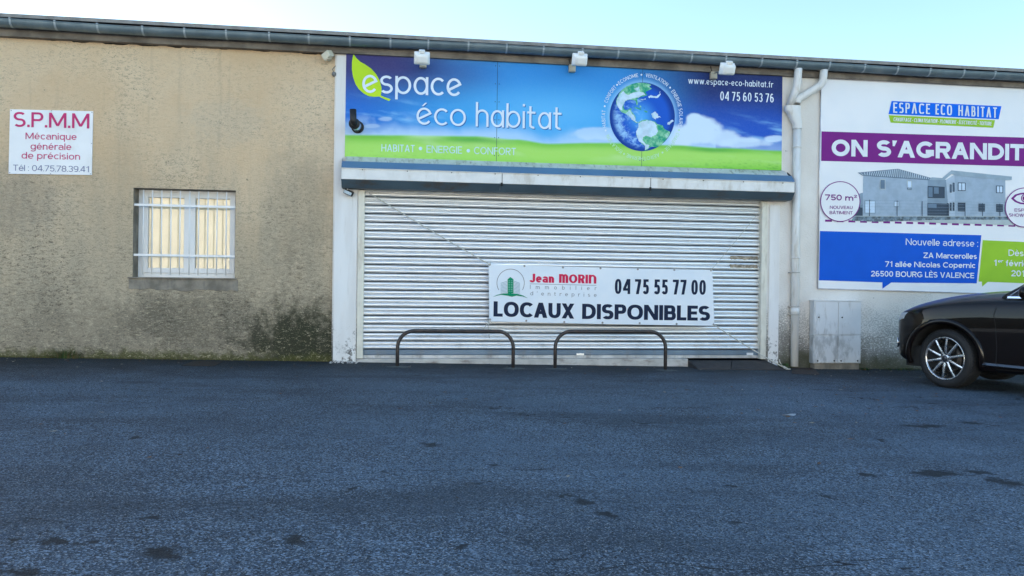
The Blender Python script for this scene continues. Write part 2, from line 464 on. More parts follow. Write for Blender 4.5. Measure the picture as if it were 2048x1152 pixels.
n.bump(n.ma('ADD', fine, n.ma('MULTIPLY', n.vor(v, 105), 0.8)), 0.6, 0.007)
M_ASPH = n.fin(col, n.ma('ADD', n.ma('MULTIPLY', fine, 0.3), 0.6), spec=0.25)
mb = MB()
xs = [-900, -200, -60, -20] + [-16 + i for i in range(33)] + [20, 60, 200, 900]
ys = [900, 200, 60, 20] + [14 - i for i in range(33)] + [-40, -120, -900]
mb.grid([[(x, y, gz(x)) for x in xs] for y in ys], smooth=True)
tag(mb.build('parking_ground', M_ASPH), 'rough dark bluish asphalt yard in front of the building', 'asphalt', kind='structure')

# ------------------------------------------------------------------ the building
n = NT('tan_roughcast')
v = n.co(); s = n.sep(v)
big = n.noise(v, 0.55, 5, 0.6); streak = n.noise(n.mp(v, (1.6, 1, .35)), 1.5, 5, 0.62)
grain = n.ma('ADD', n.ma('MULTIPLY', n.noise(n.mp(v, (1, 1, 2.2)), 14, 6, 0.8, .9), .6), n.ma('MULTIPLY', n.noise(n.mp(v, (1, 1, 2.0), (3, 1, 4)), 46, 4, 0.75), .4)); grain2 = n.noise(n.mp(v, (1, 1, 1.7)), 60, 3, 0.6)
col = n.mix(n.ramp(big, 0.32, 0.66), (0.76, 0.545, 0.335), (0.83, 0.645, 0.44))
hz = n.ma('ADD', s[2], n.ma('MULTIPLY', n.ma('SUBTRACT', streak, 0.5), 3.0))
col = n.mix(n.ma('MULTIPLY', n.ramp(hz, 3.6, 1.0), 0.8), col, (0.45, 0.385, 0.285))          # greyer towards the bottom, with an uneven edge
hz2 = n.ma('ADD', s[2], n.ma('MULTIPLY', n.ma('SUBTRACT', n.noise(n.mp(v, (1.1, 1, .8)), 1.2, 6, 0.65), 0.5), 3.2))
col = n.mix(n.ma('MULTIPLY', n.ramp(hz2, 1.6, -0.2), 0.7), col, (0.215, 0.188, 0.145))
def blob(cx, cz, rx, rz, amp=1.0, soft=0.5):
    a = n.ma('DIVIDE', n.ma('SUBTRACT', s[0], cx), rx); b = n.ma('DIVIDE', n.ma('SUBTRACT', s[2], cz), rz)
    d = n.ma('SQRT', n.ma('ADD', n.ma('MULTIPLY', a, a), n.ma('MULTIPLY', b, b)))
    d = n.ma('ADD', d, n.ma('MULTIPLY', n.ma('SUBTRACT', n.noise(v, 4.5, 6, 0.72), 0.5), 2.6))
    return n.ma('MULTIPLY', n.ramp(d, 1.0 + soft, 1.0 - soft), amp)
q = P(600, 690)
col = n.mix(blob(q.x, q.z, 0.75, 0.55, 0.95), col, (0.030, 0.036, 0.018))                      # moss by the pilaster
q = P(390, 640)
col = n.mix(blob(q.x, q.z, 0.95, 0.38, 0.42), col, (0.085, 0.08, 0.062))
q = P(600, 420)
col = n.mix(blob(q.x, q.z, 0.4, 0.8, 0.25), col, (0.18, 0.16, 0.12))
q = P(40, 400)
col = n.mix(blob(q.x, q.z, 0.55, 0.45, 0.28), col, (0.19, 0.18, 0.165))
q = P(455, 240)
col = n.mix(blob(q.x, q.z, 0.5, 0.28, 0.3), col, (0.60, 0.52, 0.40))                           # paler patch of an old sign
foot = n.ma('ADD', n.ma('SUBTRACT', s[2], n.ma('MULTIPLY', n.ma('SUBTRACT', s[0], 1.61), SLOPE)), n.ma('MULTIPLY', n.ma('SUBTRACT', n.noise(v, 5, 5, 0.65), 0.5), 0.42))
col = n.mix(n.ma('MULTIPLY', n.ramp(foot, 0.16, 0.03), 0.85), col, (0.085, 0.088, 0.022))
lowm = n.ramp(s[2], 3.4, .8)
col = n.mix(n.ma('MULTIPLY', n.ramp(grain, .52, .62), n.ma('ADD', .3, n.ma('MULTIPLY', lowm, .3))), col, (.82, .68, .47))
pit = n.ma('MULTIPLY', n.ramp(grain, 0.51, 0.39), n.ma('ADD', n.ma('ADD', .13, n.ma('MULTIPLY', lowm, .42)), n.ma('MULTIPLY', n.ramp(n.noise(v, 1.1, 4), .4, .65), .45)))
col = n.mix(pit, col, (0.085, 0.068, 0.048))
drip = n.ramp(n.noise(n.mp(v, (5.5, 1, .3), (7, 0, 1)), 1.6, 5, .62), .55, .74)
col = n.mix(n.ma('MULTIPLY', drip, .15), col, (.24, .20, .15))
spot = n.ramp(n.noise(n.mp(v, (1, 1, 1.4), (5, 0, 2)), 9, 2), 0.72, 0.78)
col = n.mix(n.ma('MULTIPLY', spot, 0.6), col, (0.06, 0.055, 0.045))
n.bump(n.ma('ADD', grain, n.ma('MULTIPLY', grain2, 0.4)), 0.85, 0.035)
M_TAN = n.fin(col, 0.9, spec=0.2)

M_CEM = mat('grey_cement', (0.23, 0.20, 0.16), 0.85, var=0.35, vscale=5, bump=0.25, bscale=60, stain=(0.12, 0.115, 0.10))
n = NT('white_roughcast')
v = n.co(); s = n.sep(v)
grain = n.noise(n.mp(v, (1, 1, 1.5)), 34, 4, 0.65)
col = n.mix(n.ramp(n.noise(v, 1.2, 5), 0.35, 0.7), (0.70, 0.66, 0.61), (0.80, 0.77, 0.73))
low = n.ma('ADD', s[2], n.ma('MULTIPLY', n.ma('SUBTRACT', n.noise(v, 1.6, 5, 0.6), 0.5), 1.3))
mold = n.ma('MULTIPLY', n.ramp(low, 1.25, 0.05), n.ramp(n.ma('ADD', grain, n.ma('MULTIPLY', n.ramp(low, 0.9, 0.0), -0.16)), 0.55, 0.40))
col = n.mix(n.ma('MULTIPLY', mold, .8), col, (0.06, 0.058, 0.046))
col = n.mix(n.ma('MULTIPLY', n.ramp(low, 0.28, -0.1), 0.8), col, (0.05, 0.055, 0.026))
col = n.mix(n.ma('MULTIPLY', n.ramp(n.noise(n.mp(v, (1, 1, 1), (2, 1, 7)), 7, 2), 0.735, 0.76), 0.8), col, (0.12, 0.10, 0.08))
n.bump(grain, 0.6, 0.015)
M_WHITE = n.fin(col, 0.85, spec=0.25)
n = NT('white_smooth_paint')
v = n.co(); s = n.sep(v)
col = n.mix(n.ramp(n.noise(n.mp(v, (3, 3, .5)), 2, 5), 0.35, 0.7), (0.74, 0.72, 0.70), (0.81, 0.80, 0.79))
low = n.ma('ADD', s[2], n.ma('MULTIPLY', n.ma('SUBTRACT', n.noise(v, 6, 5, 0.7), 0.5), 1.3))
col = n.mix(n.ma('MULTIPLY', n.ma('MULTIPLY', n.ramp(low, 0.55, 0.1), n.ramp(n.noise(v, 13, 4, .7), 0.52, 0.6)), 0.9), col, (0.10, 0.09, 0.08))
col = n.mix(n.ma('MULTIPLY', n.ramp(n.noise(n.mp(v, (9, 9, .7)), 2.5, 5, .6), 0.56, 0.75), 0.35), col, (0.45, 0.41, 0.36))
n.bump(n.noise(v, 40, 3), 0.12, 0.01)
M_PIL = n.fin(col, 0.7, spec=0.3)
M_FASC = mat('weathered_board', (0.17, 0.145, 0.12), 0.85, var=0.35, vscale=4, stain=(0.07, 0.06, 0.05), sscale=(1, 1, 6))
M_ZINC = mat('zinc', (0.125, 0.17, 0.195), 0.5, metal=0.3, var=0.16, vscale=3, stain=(0.20, 0.24, 0.25), sscale=(1.5, 1, 1))
M_ROOF = mat('fibre_cement_roof', (0.25, 0.24, 0.23), 0.9, var=0.2)
M_DARK = mat('dark_gap', (0.02, 0.02, 0.02), 0.9)
M_PVC = mat('white_pvc', (0.80, 0.80, 0.80), 0.4, var=0.03, vscale=4)
M_PIPE = mat('white_pipe_paint', (0.74, 0.73, 0.71), 0.5, var=0.06, vscale=3, stain=(0.50, 0.45, 0.38), sscale=(7, 7, .9))

bld = empty('commercial_building', (0, 0, 0), 'long low building with a tan roughcast half, a white half and a closed metal shutter', 'building')
XL, XR = -16.0, 17.0
zf0 = P(1024, 123.5, 0.1).z               # underside of the eaves board
zgut = P(1024, 92, 0.3).z                 # gutter rim
ztop = zf0 + 0.02
xJ = P(667, 400, 0.0).x                   # joint tan / white
wx0, wx1 = P(266, 465).x, P(470.5, 465).x
wz1, wz0 = P(367, 378).z, P(367, 556).z
RV = 0.22
# tan wall with its window opening
mb = MB()
def gb(x): return gz(x) - 0.25
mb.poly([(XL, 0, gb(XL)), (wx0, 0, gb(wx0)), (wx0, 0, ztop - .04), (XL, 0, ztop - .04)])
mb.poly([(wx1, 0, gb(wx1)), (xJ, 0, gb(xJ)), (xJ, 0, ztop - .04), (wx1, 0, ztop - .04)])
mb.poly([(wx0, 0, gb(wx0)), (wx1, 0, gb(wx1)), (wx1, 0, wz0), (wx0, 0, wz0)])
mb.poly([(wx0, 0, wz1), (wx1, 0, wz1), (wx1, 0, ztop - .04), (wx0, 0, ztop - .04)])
for a, b in (((wx0, wz0), (wx0, wz1)), ((wx0, wz1), (wx1, wz1)), ((wx1, wz1), (wx1, wz0)), ((wx1, wz0), (wx0, wz0))):
    mb.poly([(a[0], 0, a[1]), (b[0], 0, b[1]), (b[0], RV + .06, b[1]), (a[0], RV + .06, a[1])], 1)
# crumbling top edge against the eaves
x = XL; row0, row1 = [], []
while x < xJ:
    row0.append((x, 0, ztop - .04)); row1.append((x, 0.0, ztop - .022 + 0.03 * mnoise.noise(Vector((x * 5, 1.3, 0))) + .012 * mnoise.noise(Vector((x * 19, 0, 0)))))
    x += 0.035
mb.grid([row0, row1], 0, False)
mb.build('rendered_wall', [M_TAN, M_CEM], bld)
mb = MB()
mb.box((XL, .30, gb(XL)), (xJ, .34, zgut))
mb.box((XL, .0, zf0 + .02), (XR, .30, zf0 + .05))
mb.box((XL, 13.7, -1), (XR, 14, zgut + 1.6)); mb.box((XL - .3, 0.02, -1), (XL - .002, 14, zgut + .8)); mb.box((XR + .002, 0.02, -1), (XR + .3, 14, zgut + .8))
mb.build('inner_wall', M_DARK, bld)
# white wall round the shutter
WY = -0.03
sx0, sx1 = P(716, 550).x, P(1531, 550).x
sz1 = P(1125, 386).z
mb = MB()
def wq(x0, x1, z0, z1, y=WY): mb.poly([(x0, y, z0), (x1, y, z0), (x1, y, z1), (x0, y, z1)])
wq(xJ, sx0, -.5, ztop); wq(sx1, XR, -.6, ztop - .01); wq(sx0, sx1, sz1, ztop)
for x in (xJ, sx0, sx1): mb.poly([(x, WY, -.5), (x, .1, -.5), (x, .1, ztop), (x, WY, ztop)])
mb.poly([(sx0, WY, sz1), (sx1, WY, sz1), (sx1, .1, sz1), (sx0, .1, sz1)])
mb.build('white_wall', M_WHITE, bld)
for a, b in ((667.5, 713.5), (1538, 1558.5)):
    mb = MB()
    x0, x1 = P(a, 550, .042).x, P(b, 550, .042).x
    mb.box((x0, WY - .012, -.5), (x1, WY - .0015, P(700, 112, .04).z if a < 1000 else sz1 - .1), bev=.004)
    mb.build('pilaster', M_PIL, bld)
# foot of crumbled plaster, sill of the door opening
M_SILL = mat('chalky_concrete_sill', (0.50, 0.48, 0.45), 0.85, var=0.15, vscale=5, bump=.3, bscale=30, stain=(0.16, 0.11, 0.085), sscale=(1.6, 2, 5))
mb = MB()
tx0, tx1 = P(712, 722, .05).x, P(1376, 724, .05).x
zt_ = P(1040, 717.5, .05).z
mb.box((tx0, -.055, -.3), (tx1, .06, zt_), bev=.008)
mb.build('door_sill', M_SILL, bld)
# eaves board, roof
mb = MB()
mb.box((XL, -.10, zf0), (XR, -.001, zgut + .06))
mb.build('eaves_board', M_FASC, bld)
mb = MB()
pitch = math.tan(R(9))
rows = []
for y in (-.16, 7, 14.2):
    rows.append([(XL - .4 + i * .3, y, zgut + .07 + (min(y, 7) + .16) * pitch - max(0, y - 7) * pitch) for i in range(int((XR - XL + .8) / .3) + 1)])
mb.grid(rows, 0, False)
rows2 = [[(p[0], p[1], p[2] + .05) for p in r] for r in rows]
mb.grid(rows2, 0, False)
mb.grid([rows[0], rows2[0]], 0, False)
mb.build('roof', M_ROOF, bld)
# half-round gutter with straps
gr = 0.088
gy = -.10 - .012 - gr
gzc = zgut
def half(r, x, a0=172, a1=368, k=16):
    return [Vector((x, gy + r * math.cos(R(a0 + (a1 - a0) * i / k)), gzc + r * math.sin(R(a0 + (a1 - a0) * i / k)))) for i in range(k + 1)]
mb = MB()
xs = [XL - .3 + i * 1.2 for i in range(int((XR - XL + .6) / 1.2) + 2)]
def sag(x): return 0.010 * math.sin(x * .55) + .004 * math.sin(x * 2.1)
mb.grid([[p + Vector((0, 0, sag(x))) for p in half(gr, x)] for x in [XL - .3 + i * .3 for i in range(112)]], 0)
mb.grid([[p + Vector((0, 0, sag(x))) for p in half(gr - .003, x)] for x in [XL - .3 + i * .3 for i in range(112)]], 0)
mb.tube([(x, gy - gr * .99, gzc + .004 + sag(x)) for x in [XL - .3 + i * .3 for i in range(112)]], .006, 8)
gut = mb.build('gutter', M_ZINC, bld)
M_STRAP = mat('zinc_strap', (0.34, 0.39, 0.42), 0.5, metal=0.3, var=.2)
px = 22.0
k = 0
bx = P(22, 50, .25).x
stepx = P(111, 50, .25).x - bx
x = bx - stepx * 10
first = None
while x < XR:
    if first is None:
        mb = MB()
        mb.grid([half(gr + .0035, -.013), half(gr + .0035, .013)], 0)
        mb.grid([half(gr + .0007, -.013), half(gr + .0035, -.013)], 0); mb.grid([half(gr + .0035, .013), half(gr + .0007, .013)], 0)
        mb.box((-.012, gy - gr - .012, gzc + .004), (.012, gy - gr + .02, gzc + .022))
        first = mb.build('gutter_bracket', M_STRAP, gut); c = first
    else:
        c = first.copy(); COL.objects.link(c); c.parent = gut
    c.location = (x, 0, sag(x)); x += stepx * (1 + .04 * math.sin(x * 7))
# ------- window
def glass_mat(name, tint=(1, 1, 1)):
    n = NT(name)
    tr = n.t.nodes.new('ShaderNodeBsdfTransparent'); tr.inputs[0].default_value = (*tint, 1)
    gl = n.t.nodes.new('ShaderNodeBsdfGlossy'); gl.inputs['Roughness'].default_value = 0.02
    fr = n.t.nodes.new('ShaderNodeFresnel'); mx = n.t.nodes.new('ShaderNodeMixShader')
    n.t.links.new(fr.outputs[0], mx.inputs[0]); n.t.links.new(tr.outputs[0], mx.inputs[1]); n.t.links.new(gl.outputs[0], mx.inputs[2])
    n.t.links.new(mx.outputs[0], n.o.inputs['Surface'])
    return n.m
M_GLASS = glass_mat('window_glass')
M_BLIND = mat('cream_blind', (0.90, 0.80, 0.57), 0.7, var=.04)
win = empty('window', (0, 0, 0), parent=bld)
c6 = cr(250, 360, 240 / 1257)
def wpt(x, y, off): return P(*c6([(x, y)])[0], off)
fy = RV
fx0, fx1 = wx0 + .002, wx1 - .002
fz0, fz1 = wz0 + .008, wz1 - .002
mb = MB()
T = .055
mb.box((fx0, fy, fz0), (fx0 + T + .02, fy + .06, fz1), bev=.004); mb.box((fx1 - T, fy, fz0), (fx1, fy + .06, fz1), bev=.004)
mb.box((fx0 + T + .02, fy, fz0), (fx1 - T, fy + .06, fz0 + .075), bev=.004); mb.box((fx0 + T + .02, fy, fz1 - .045), (fx1 - T, fy + .06, fz1), bev=.004)
mb.build('frame', M_PVC, win)
ix0, ix1, iz0, iz1 = fx0 + T + .02, fx1 - T, fz0 + .075, fz1 - .045
xm = (ix0 + ix1) / 2 + .02
for a, b in ((ix0, xm - .002), (xm + .002, ix1)):
    s_ = .062
    mb = MB()
    y0, y1 = fy - .018, fy + .045
    mb.box((a - .012, y0, iz0 - .012), (a + s_, y1, iz1 + .012), bev=.006); mb.box((b - s_ - (.03 if a == ix0 else 0), y0, iz0 - .012), (b + (0 if a == ix0 else .012), y1, iz1 + .012), bev=.006)
    mb.box((a + s_, y0, iz0 - .012), (b - s_ - (.03 if a == ix0 else 0), y1, iz0 + s_), bev=.006); mb.box((a + s_, y0, iz1 - s_), (b - s_ - (.03 if a == ix0 else 0), y1, iz1 + .012), bev=.006)
    mb.build('sash', M_PVC, win)
    mb = MB()
    mb.box((a + s_ - .005, fy + .012, iz0 + s_ - .005), (b - s_ + .005, fy + .018, iz1 - s_ + .005))
    mb.build('glass', M_GLASS, win)
mb = MB()
mb.box((ix0, fy + .062, iz0 - .02), (ix1, fy + .066, iz1 + .02))
mb.build('blind', M_BLIND, win)
mb = MB()
mb.box((wx0 - .06, -.028, wz0 - .015), (wx1 + .03, RV, wz0 + .006), bev=.006)
mb.build('sill', M_CEM, win)
mb = MB()
rr = []
for i in range(41):
    x = wx0 - .05 + (wx1 - wx0 + .10) * i / 40
    rr.append(((x, -.006, wz0 - .016), (x, -.006, wz0 - .17 - .05 * mnoise.noise(Vector((x * 4, 0, 3))) - .02 * mnoise.noise(Vector((x * 17, 0, 3))))))
mb.grid([[a for a, b in rr], [b for a, b in rr]], 0, False)
mb.grid([[b for a, b in rr], [(b[0], .0, b[2] - .004) for a, b in rr]], 0, False)
mb.build('apron', M_CEM, win)
# burglar bars
gy_ = .05
mb = MB()
for gx in (195, 290, 387, 485, 580, 680, 775, 872, 968, 1065):
    a = wpt(gx, 100, -gy_); mb.tube([(a.x, gy_, wz0 + .045), (a.x, gy_, wz1 - .02)], .0085, 8)
for ya in ((wpt(92, 257, -gy_ + .012), wpt(1135, 284, -gy_ + .012)), (wpt(92, 781, -gy_ + .012), wpt(1135, 803, -gy_ + .012))):
    z = (ya[0].z + ya[1].z) / 2
    mb.box((wx0 - .0, gy_ - .016, z - .016), (wx1 + .0, gy_ - .0095, z + .016), bev=.002)
mb.build('window_grille', M_PVC, bld)

# ------- roller shutter
n = NT('galvanised_slats')
v = n.co()
f = n.noise(n.mp(v, (0.5, 1, 5)), 2.2, 4, 0.6)
col = n.mix(n.ramp(f, 0.3, 0.7), (0.88, 0.88, 0.88), (0.95, 0.95, 0.94))
low = n.ramp(n.sep(v)[2], .9, .1)
col = n.mix(n.ma('MULTIPLY', n.ramp(n.noise(n.mp(v, (1.6, 2, 2.5)), 2.5, 6, .65), 0.50, 0.70), n.ma('ADD', .12, n.ma('MULTIPLY', low, .25))), col, (0.42, 0.38, 0.33))
M_GALV = n.fin(col, .30, metal=0.72)
M_GALVD = mat('dull_steel_bar', (0.13, 0.19, 0.26), 0.45, metal=0.35, var=.12, vscale=3, stain=(.15, .17, .2))
M_CREAM = mat('cream_enamel', (0.70, 0.67, 0.58), 0.45, var=.06, stain=(0.45, .40, .32), sscale=(6, 6, 1))
M_BLACK = mat('black_plastic', (0.012, 0.012, 0.013), 0.5)
SY = 0.045
rx0, rx1 = P(727.5, 550).x, P(1522, 550).x
zb_ = P(1125, 699.5, -SY).z
zt2 = P(1125, 386, -SY).z + .12
pp = (P(800, 420, -SY).z - P(800, 420 + 16.9, -SY).z)
prof = [(.040, 0), (.040, .05), (.008, .055), (-.004, .115), (-.0155, .195), (-.0175, .26), (-.0165, .335), (-.009, .425), (.004, .50), (.020, .503), (.020, .53), (.004, .533), (-.004, .61), (-.0105, .69), (-.0105, .765), (-.006, .85), (.004, .95), (.040, .955), (.040, .999)]
row = []
z = zb_; k = 0
while z < zt2:
    j = 0.0
    row += [(SY + y + j, z + t * pp) for y, t in prof]; z += pp; k += 1
mb = MB()
mb.grid([[(rx0 - .01 + (rx1 - rx0 + .02) * i / 12, y , zz) for y, zz in row] for i in range(13)], 0, True)
np_ = len(prof)                            # the joints between laths get a darker steel
cols_ = len(row) - 1
for f_ in range(len(mb.f)):
    if (f_ % cols_) % np_ in (0, 1, 9, 16, 17, 18): mb.mi[f_] = 1; mb.sm[f_] = False
sh = mb.build('roller_shutter', [M_GALV, mat('dark_lath_joint', (.05, .075, .11), .5, metal=.4, var=.4, vscale=4)], bld)
mb = MB()
zB1, zB0 = zb_ - .002, P(1125, 713.5, -SY).z
mb.box((rx0 + .005, SY - .014, zB0 + .03), (rx1 - .005, SY + .02, zB1), bev=.004)
mb.build('bottom_bar', M_GALVD, sh)
mb = MB()
mb.box((rx0 + .005, SY - .02, zt_ + .002), (rx1 - .005, SY + .02, zB0 + .026), bev=.003)
mb.build('bottom_seal', mat('worn_aluminium', (.45, .46, .47), .5, metal=.5, var=.2, stain=(.2, .19, .18)), sh)
mb = MB()
q = P(1160, 708, -SY)
mb.box((q.x - .06, SY - .022, q.z - .018), (q.x + .06, SY - .0145, q.z + .012), bev=.003); mb.box((q.x - .02, SY - .028, q.z - .006), (q.x + .02, SY - .022, q.z + .016), bev=.003)
mb.build('lock', M_GALV, sh)
mb = MB()
q = P(1499, 708.5, -SY)
mb.box((q.x - .055, SY - .0165, q.z - .025), (q.x + .055, SY - .0145, q.z + .025))
mb.build('label_plate', flat('paper', (.75, .76, .78)), sh)
M_TORN = mat('torn_brown_tape', (.26, .21, .15), .8, var=.4, vscale=25, stain=(.5, .5, .48), sscale=(20, 20, 20))
for (xa, xb, y0, y1) in ((1462, 1517, 512.5, 519), (1461, 1516, 529, 535.5)):
    a, b = P(xa, y1, 0), P(xb, y0, 0)
    mb = MB(); up_, dn = [], []
    for i in range(25):
        x = a.x + (b.x - a.x) * i / 24
        e = .012 * mnoise.noise(Vector((x * 21, y0, 0)))
        up_.append((x, SY - .017, b.z + e * .4)); dn.append((x + .01 * (i in (0, 24)), SY - .017, a.z + e))
    mb.grid([dn, up_], 0, False); mb.grid([[(p[0], p[1] + .004, p[2]) for p in up_], up_], 0, False)
    mb.build('torn_sticker', M_TORN, sh)
for xa, xb in ((715, 727.8), (1521.5, 1532.5)):
    mb = MB()
    a, b = P(xa, 550, .035).x, P(xb, 550, .035).x
    mb.box((a, -.06, zt_ + .004 if xa < 900 else P(1527, 718, .03).z), (b, .075, P(720, 380, .05).z), bev=.006)
    mb.build('guide_rail', M_CREAM, sh)
mb = MB()
za, zc = P(1125, 392.5, .0).z, P(1125, 382, .0).z
mb.box((rx0, -.028, za), (rx1, .02, zc + .06), bev=.01)
for i in range(8):
    x = rx0 + .3 + i * (rx1 - rx0 - .5) / 7
    mb.box((x - .012, -.036, za + .018), (x + .012, -.027, za + .042), 1, bev=.004)
mb.build('lintel_strip', [M_CREAM, M_BLACK], sh)
# shutter box
M_BOXW = mat('white_box_paint', (0.74, 0.73, 0.71), 0.5, var=.05, stain=(0.50, 0.45, 0.38), sscale=(2.2, 2, .8))
M_BLUE = mat('slate_blue_paint', (0.085, 0.175, 0.30), 0.45, var=.08, vscale=2)
M_BLUED = mat('slate_blue_rusty_paint', (0.060, 0.095, 0.125), 0.55, var=.15, vscale=2, stain=(0.075, 0.05, 0.03), sscale=(1.1, 2, 2))
M_ALU = mat('dirty_flashing', (0.55, 0.57, 0.60), 0.5, metal=.2, var=.12, stain=(0.16, .14, .13), sscale=(9, 3, 2.5))
zA, zBq, zC, zD, zE = P(690, 313.5, .07).z, P(683, 322.3, .20).z, P(683, 335, .30).z, P(683, 358.5, .30).z, P(690, 375, .21).z
bx0, bx1 = P(682.5, 345, .3).x, P(1589.5, 372, .3).x
sb = empty('shutter_box', (0, 0, 0), parent=bld)
xs = [bx0 + (bx1 - bx0) * i / 3 for i in range(4)]
def strip(name, y0, z0, y1, z1, m, x0=bx0, x1=bx1, t=.004, bits=3):
    mb = MB()
    d = Vector((0, y1 - y0, z1 - z0)).normalized(); nn = Vector((0, -abs(d.z), -d.y if d.z < 0 else d.y)) * t
    if nn.y > 0: nn = -nn
    for i in range(bits):
        a, b = x0 + (x1 - x0) * i / bits + .0015, x0 + (x1 - x0) * (i + 1) / bits - .0015
        A = [Vector((a, y0, z0)), Vector((b, y0, z0)), Vector((b, y1, z1)), Vector((a, y1, z1))]
        B = [p + nn for p in A]
        mb.poly(B, 0)
        for e in range(4): mb.poly([A[e], A[(e + 1) % 4], B[(e + 1) % 4], B[e]], 0)
        mb.poly(A, 0)
    return mb.build(name, m, sb)
strip('top_flashing', -.05, zA + .01, -.196, zBq, M_ALU, bx0 + .05, bx1 - .05)
strip('blue_strip', -.196, zBq, -.30, zC, M_BLUE)
mb = MB()
mb.box((bx0, -.300, zD + .004), (bx1, -.16, zC - .004), bev=.006)
mb.box((bx0 + .0, -.312, zC - .012), (bx1, -.300, zC - .002), bev=.003)
for i in range(11):
    x = bx0 + .3 + i * (bx1 - bx0 - .5) / 10
    mb.box((x - .006, -.3125, zC - .03), (x + .006, -.3005, zC - .018), 1)
for i in (1, 2):
    x = bx0 + (bx1 - bx0) * (.337 if i == 1 else .665)
    mb.box((x - .004, -.303, zD + .004), (x + .004, -.299, zC - .004), 1)
    mb.box((x - .02, -.306, zD - .03), (x + .01, -.298, zD + .02), 1)
mb.build('front_panel', [M_BOXW, M_DARK], sb)
strip('lower_panel', -.30, zD, -.21, zE, M_BLUED)
mb = MB()
mb.box((bx0 + .01, -.21, zE - .004), (bx1 - .01, -.002 + WY, zE + .02))
for x in (bx0, bx1):
    mb.poly([(x, -.05, zA), (x, -.196, zBq), (x, -.3, zC), (x, -.3, zD), (x, -.21, zE), (x, -.03, zE)])
mb.build('end_plate', M_BLUED, sb)
# ------- downpipes
DO = .10
c2 = cr(1520, 120, 160 / 1536)
def dp(x, y, off=DO): return P(*c2([(x, y)])[0], off)
def bend(pts, k=6):
    pts = [Vector(p) for p in pts]; out = [pts[0]]
    for i in range(1, len(pts) - 1):
        a, b, c = pts[i - 1], pts[i], pts[i + 1]
        l = min((a - b).length, (c - b).length) * .45
        p, q_ = b + (a - b).normalized() * l, b + (c - b).normalized() * l
        for j in range(k + 1):
            t = j / k; out.append(p * (1 - t) ** 2 + b * 2 * t * (1 - t) + q_ * t * t)
    return out + [pts[-1]]
pr = .060
dpo = None
mb = MB()
xm_ = P(1592, 450, DO).x
zh = dp(615, 1150).z
mb.tube([(xm_, -DO, gz(xm_) + .03), (xm_, -DO, zh)], pr, 16)
dpo = mb.build('downpipe', M_PIPE, bld)
top = Vector((0, gy, gzc - gr))
a = dp(676, 150); b = dp(672, 520); c = dp(560, 900)
mb = MB(); mb.tube(bend([(a.x, gy, gzc - gr + .01), (b.x, gy + .03, b.z), (c.x, -DO, c.z)]), pr, 16); mb.build('offset_pipe', M_PIPE, dpo)
a = dp(1165, 150); b = dp(1160, 480); c = dp(720, 760); d = dp(702, 840)
mb = MB(); mb.tube(bend([(a.x, gy, gzc - gr + .01), (b.x, gy + .03, b.z), (c.x, -DO, c.z), (d.x, -DO, d.z)]), pr, 16); mb.build('offset_pipe', M_PIPE, dpo)
# hopper head: wide mouth that narrows on one side
l0, r0 = dp(470, 880), dp(768, 880); l1 = P(1571, 221, DO); l2, r2_ = P(1586.2, 250, DO), P(1600, 250, DO)
mb = MB()
def hr(xa, xb, z, dy=.075, k=20):
    cx, rx = (xa + xb) / 2, (xb - xa) / 2
    return [(cx + rx * math.copysign(abs(math.cos(t)) ** .7, math.cos(t)), -DO + dy * math.copysign(abs(math.sin(t)) ** .7, math.sin(t)), z) for t in [2 * math.pi * i / k for i in range(k)]]
mb.grid([hr(l0.x, r0.x, l0.z), hr(l0.x, r0.x, l1.z), hr(l1.x + .02, r0.x, l1.z - .03), hr(xm_ - pr - .006, xm_ + pr + .006, l2.z, pr + .006), hr(xm_ - pr - .006, xm_ + pr + .006, l2.z - .06, pr + .006)], 0, True, True)
mb.grid([hr(l0.x + .01, r0.x - .01, l0.z + .001, .065), hr(l0.x + .02, r0.x - .02, l1.z, .06), hr(l1.x + .1, r0.x - .03, l1.z - .1, .05)], 1, True, True)
mb.build('hopper', [M_PIPE, M_DARK], dpo, fix=False)
for y in (294, 516, 622):
    z = P(1592, y, DO).z
    mb = MB()
    h = .012 if y in (294, 516) else .055
    mb.lathe([(pr + .001, z - h), (pr + .006, z - h), (pr + .006, z + h), (pr + .001, z + h)], 18, 0, Matrix.Translation((xm_, -DO, 0)), 'Z')
    mb.build('pipe_collar', M_PIPE, dpo)
M_CLIP = mat('galvanised_clip', (.5, .48, .45), .5, metal=.5, stain=(.25, .17, .1))
for y in (545, 613, 629):
    z = P(1592, y, DO).z
    mb = MB()
    mb.lathe([(pr + .001, z - .008), (pr + .009, z - .008), (pr + .009, z + .008), (pr + .001, z + .008)], 18, 0, Matrix.Translation((xm_, -DO, 0)), 'Z')
    mb.box((xm_ - .09, -DO - .012, z - .01), (xm_ - .055, WY - .001, z + .01), bev=.003)
    mb.build('pipe_clip', M_CLIP, dpo)
# unseen belt of trees added to darken the reflections in the car
mb = MB()
rows = []
for j in range(13):
    t = math.pi * j / 12
    row = []
    for i in range(190):
        y = -46 + i * .24
        h = 10.5 + 1.6 * mnoise.noise(Vector((y * .13, 0, 2))) + .9 * mnoise.noise(Vector((y * .5, 3, j * .4)))
        w_ = 2.8 + 1.2 * mnoise.noise(Vector((y * .4, j * .5, 9)))
        row.append((-63 - w_ * math.cos(t), y, gz(-63) - .3 + h * math.sin(t) ** .6))
    rows.append(row)
mb.grid(rows, 0, True)
tag(mb.build('reflection_tree_belt', mat('dark_evergreen', (.03, .045, .02), .9, var=.5, vscale=2, bump=1, bscale=6)), 'unseen dark evergreen belt added to darken the reflections in the car', 'trees', kind='stuff')
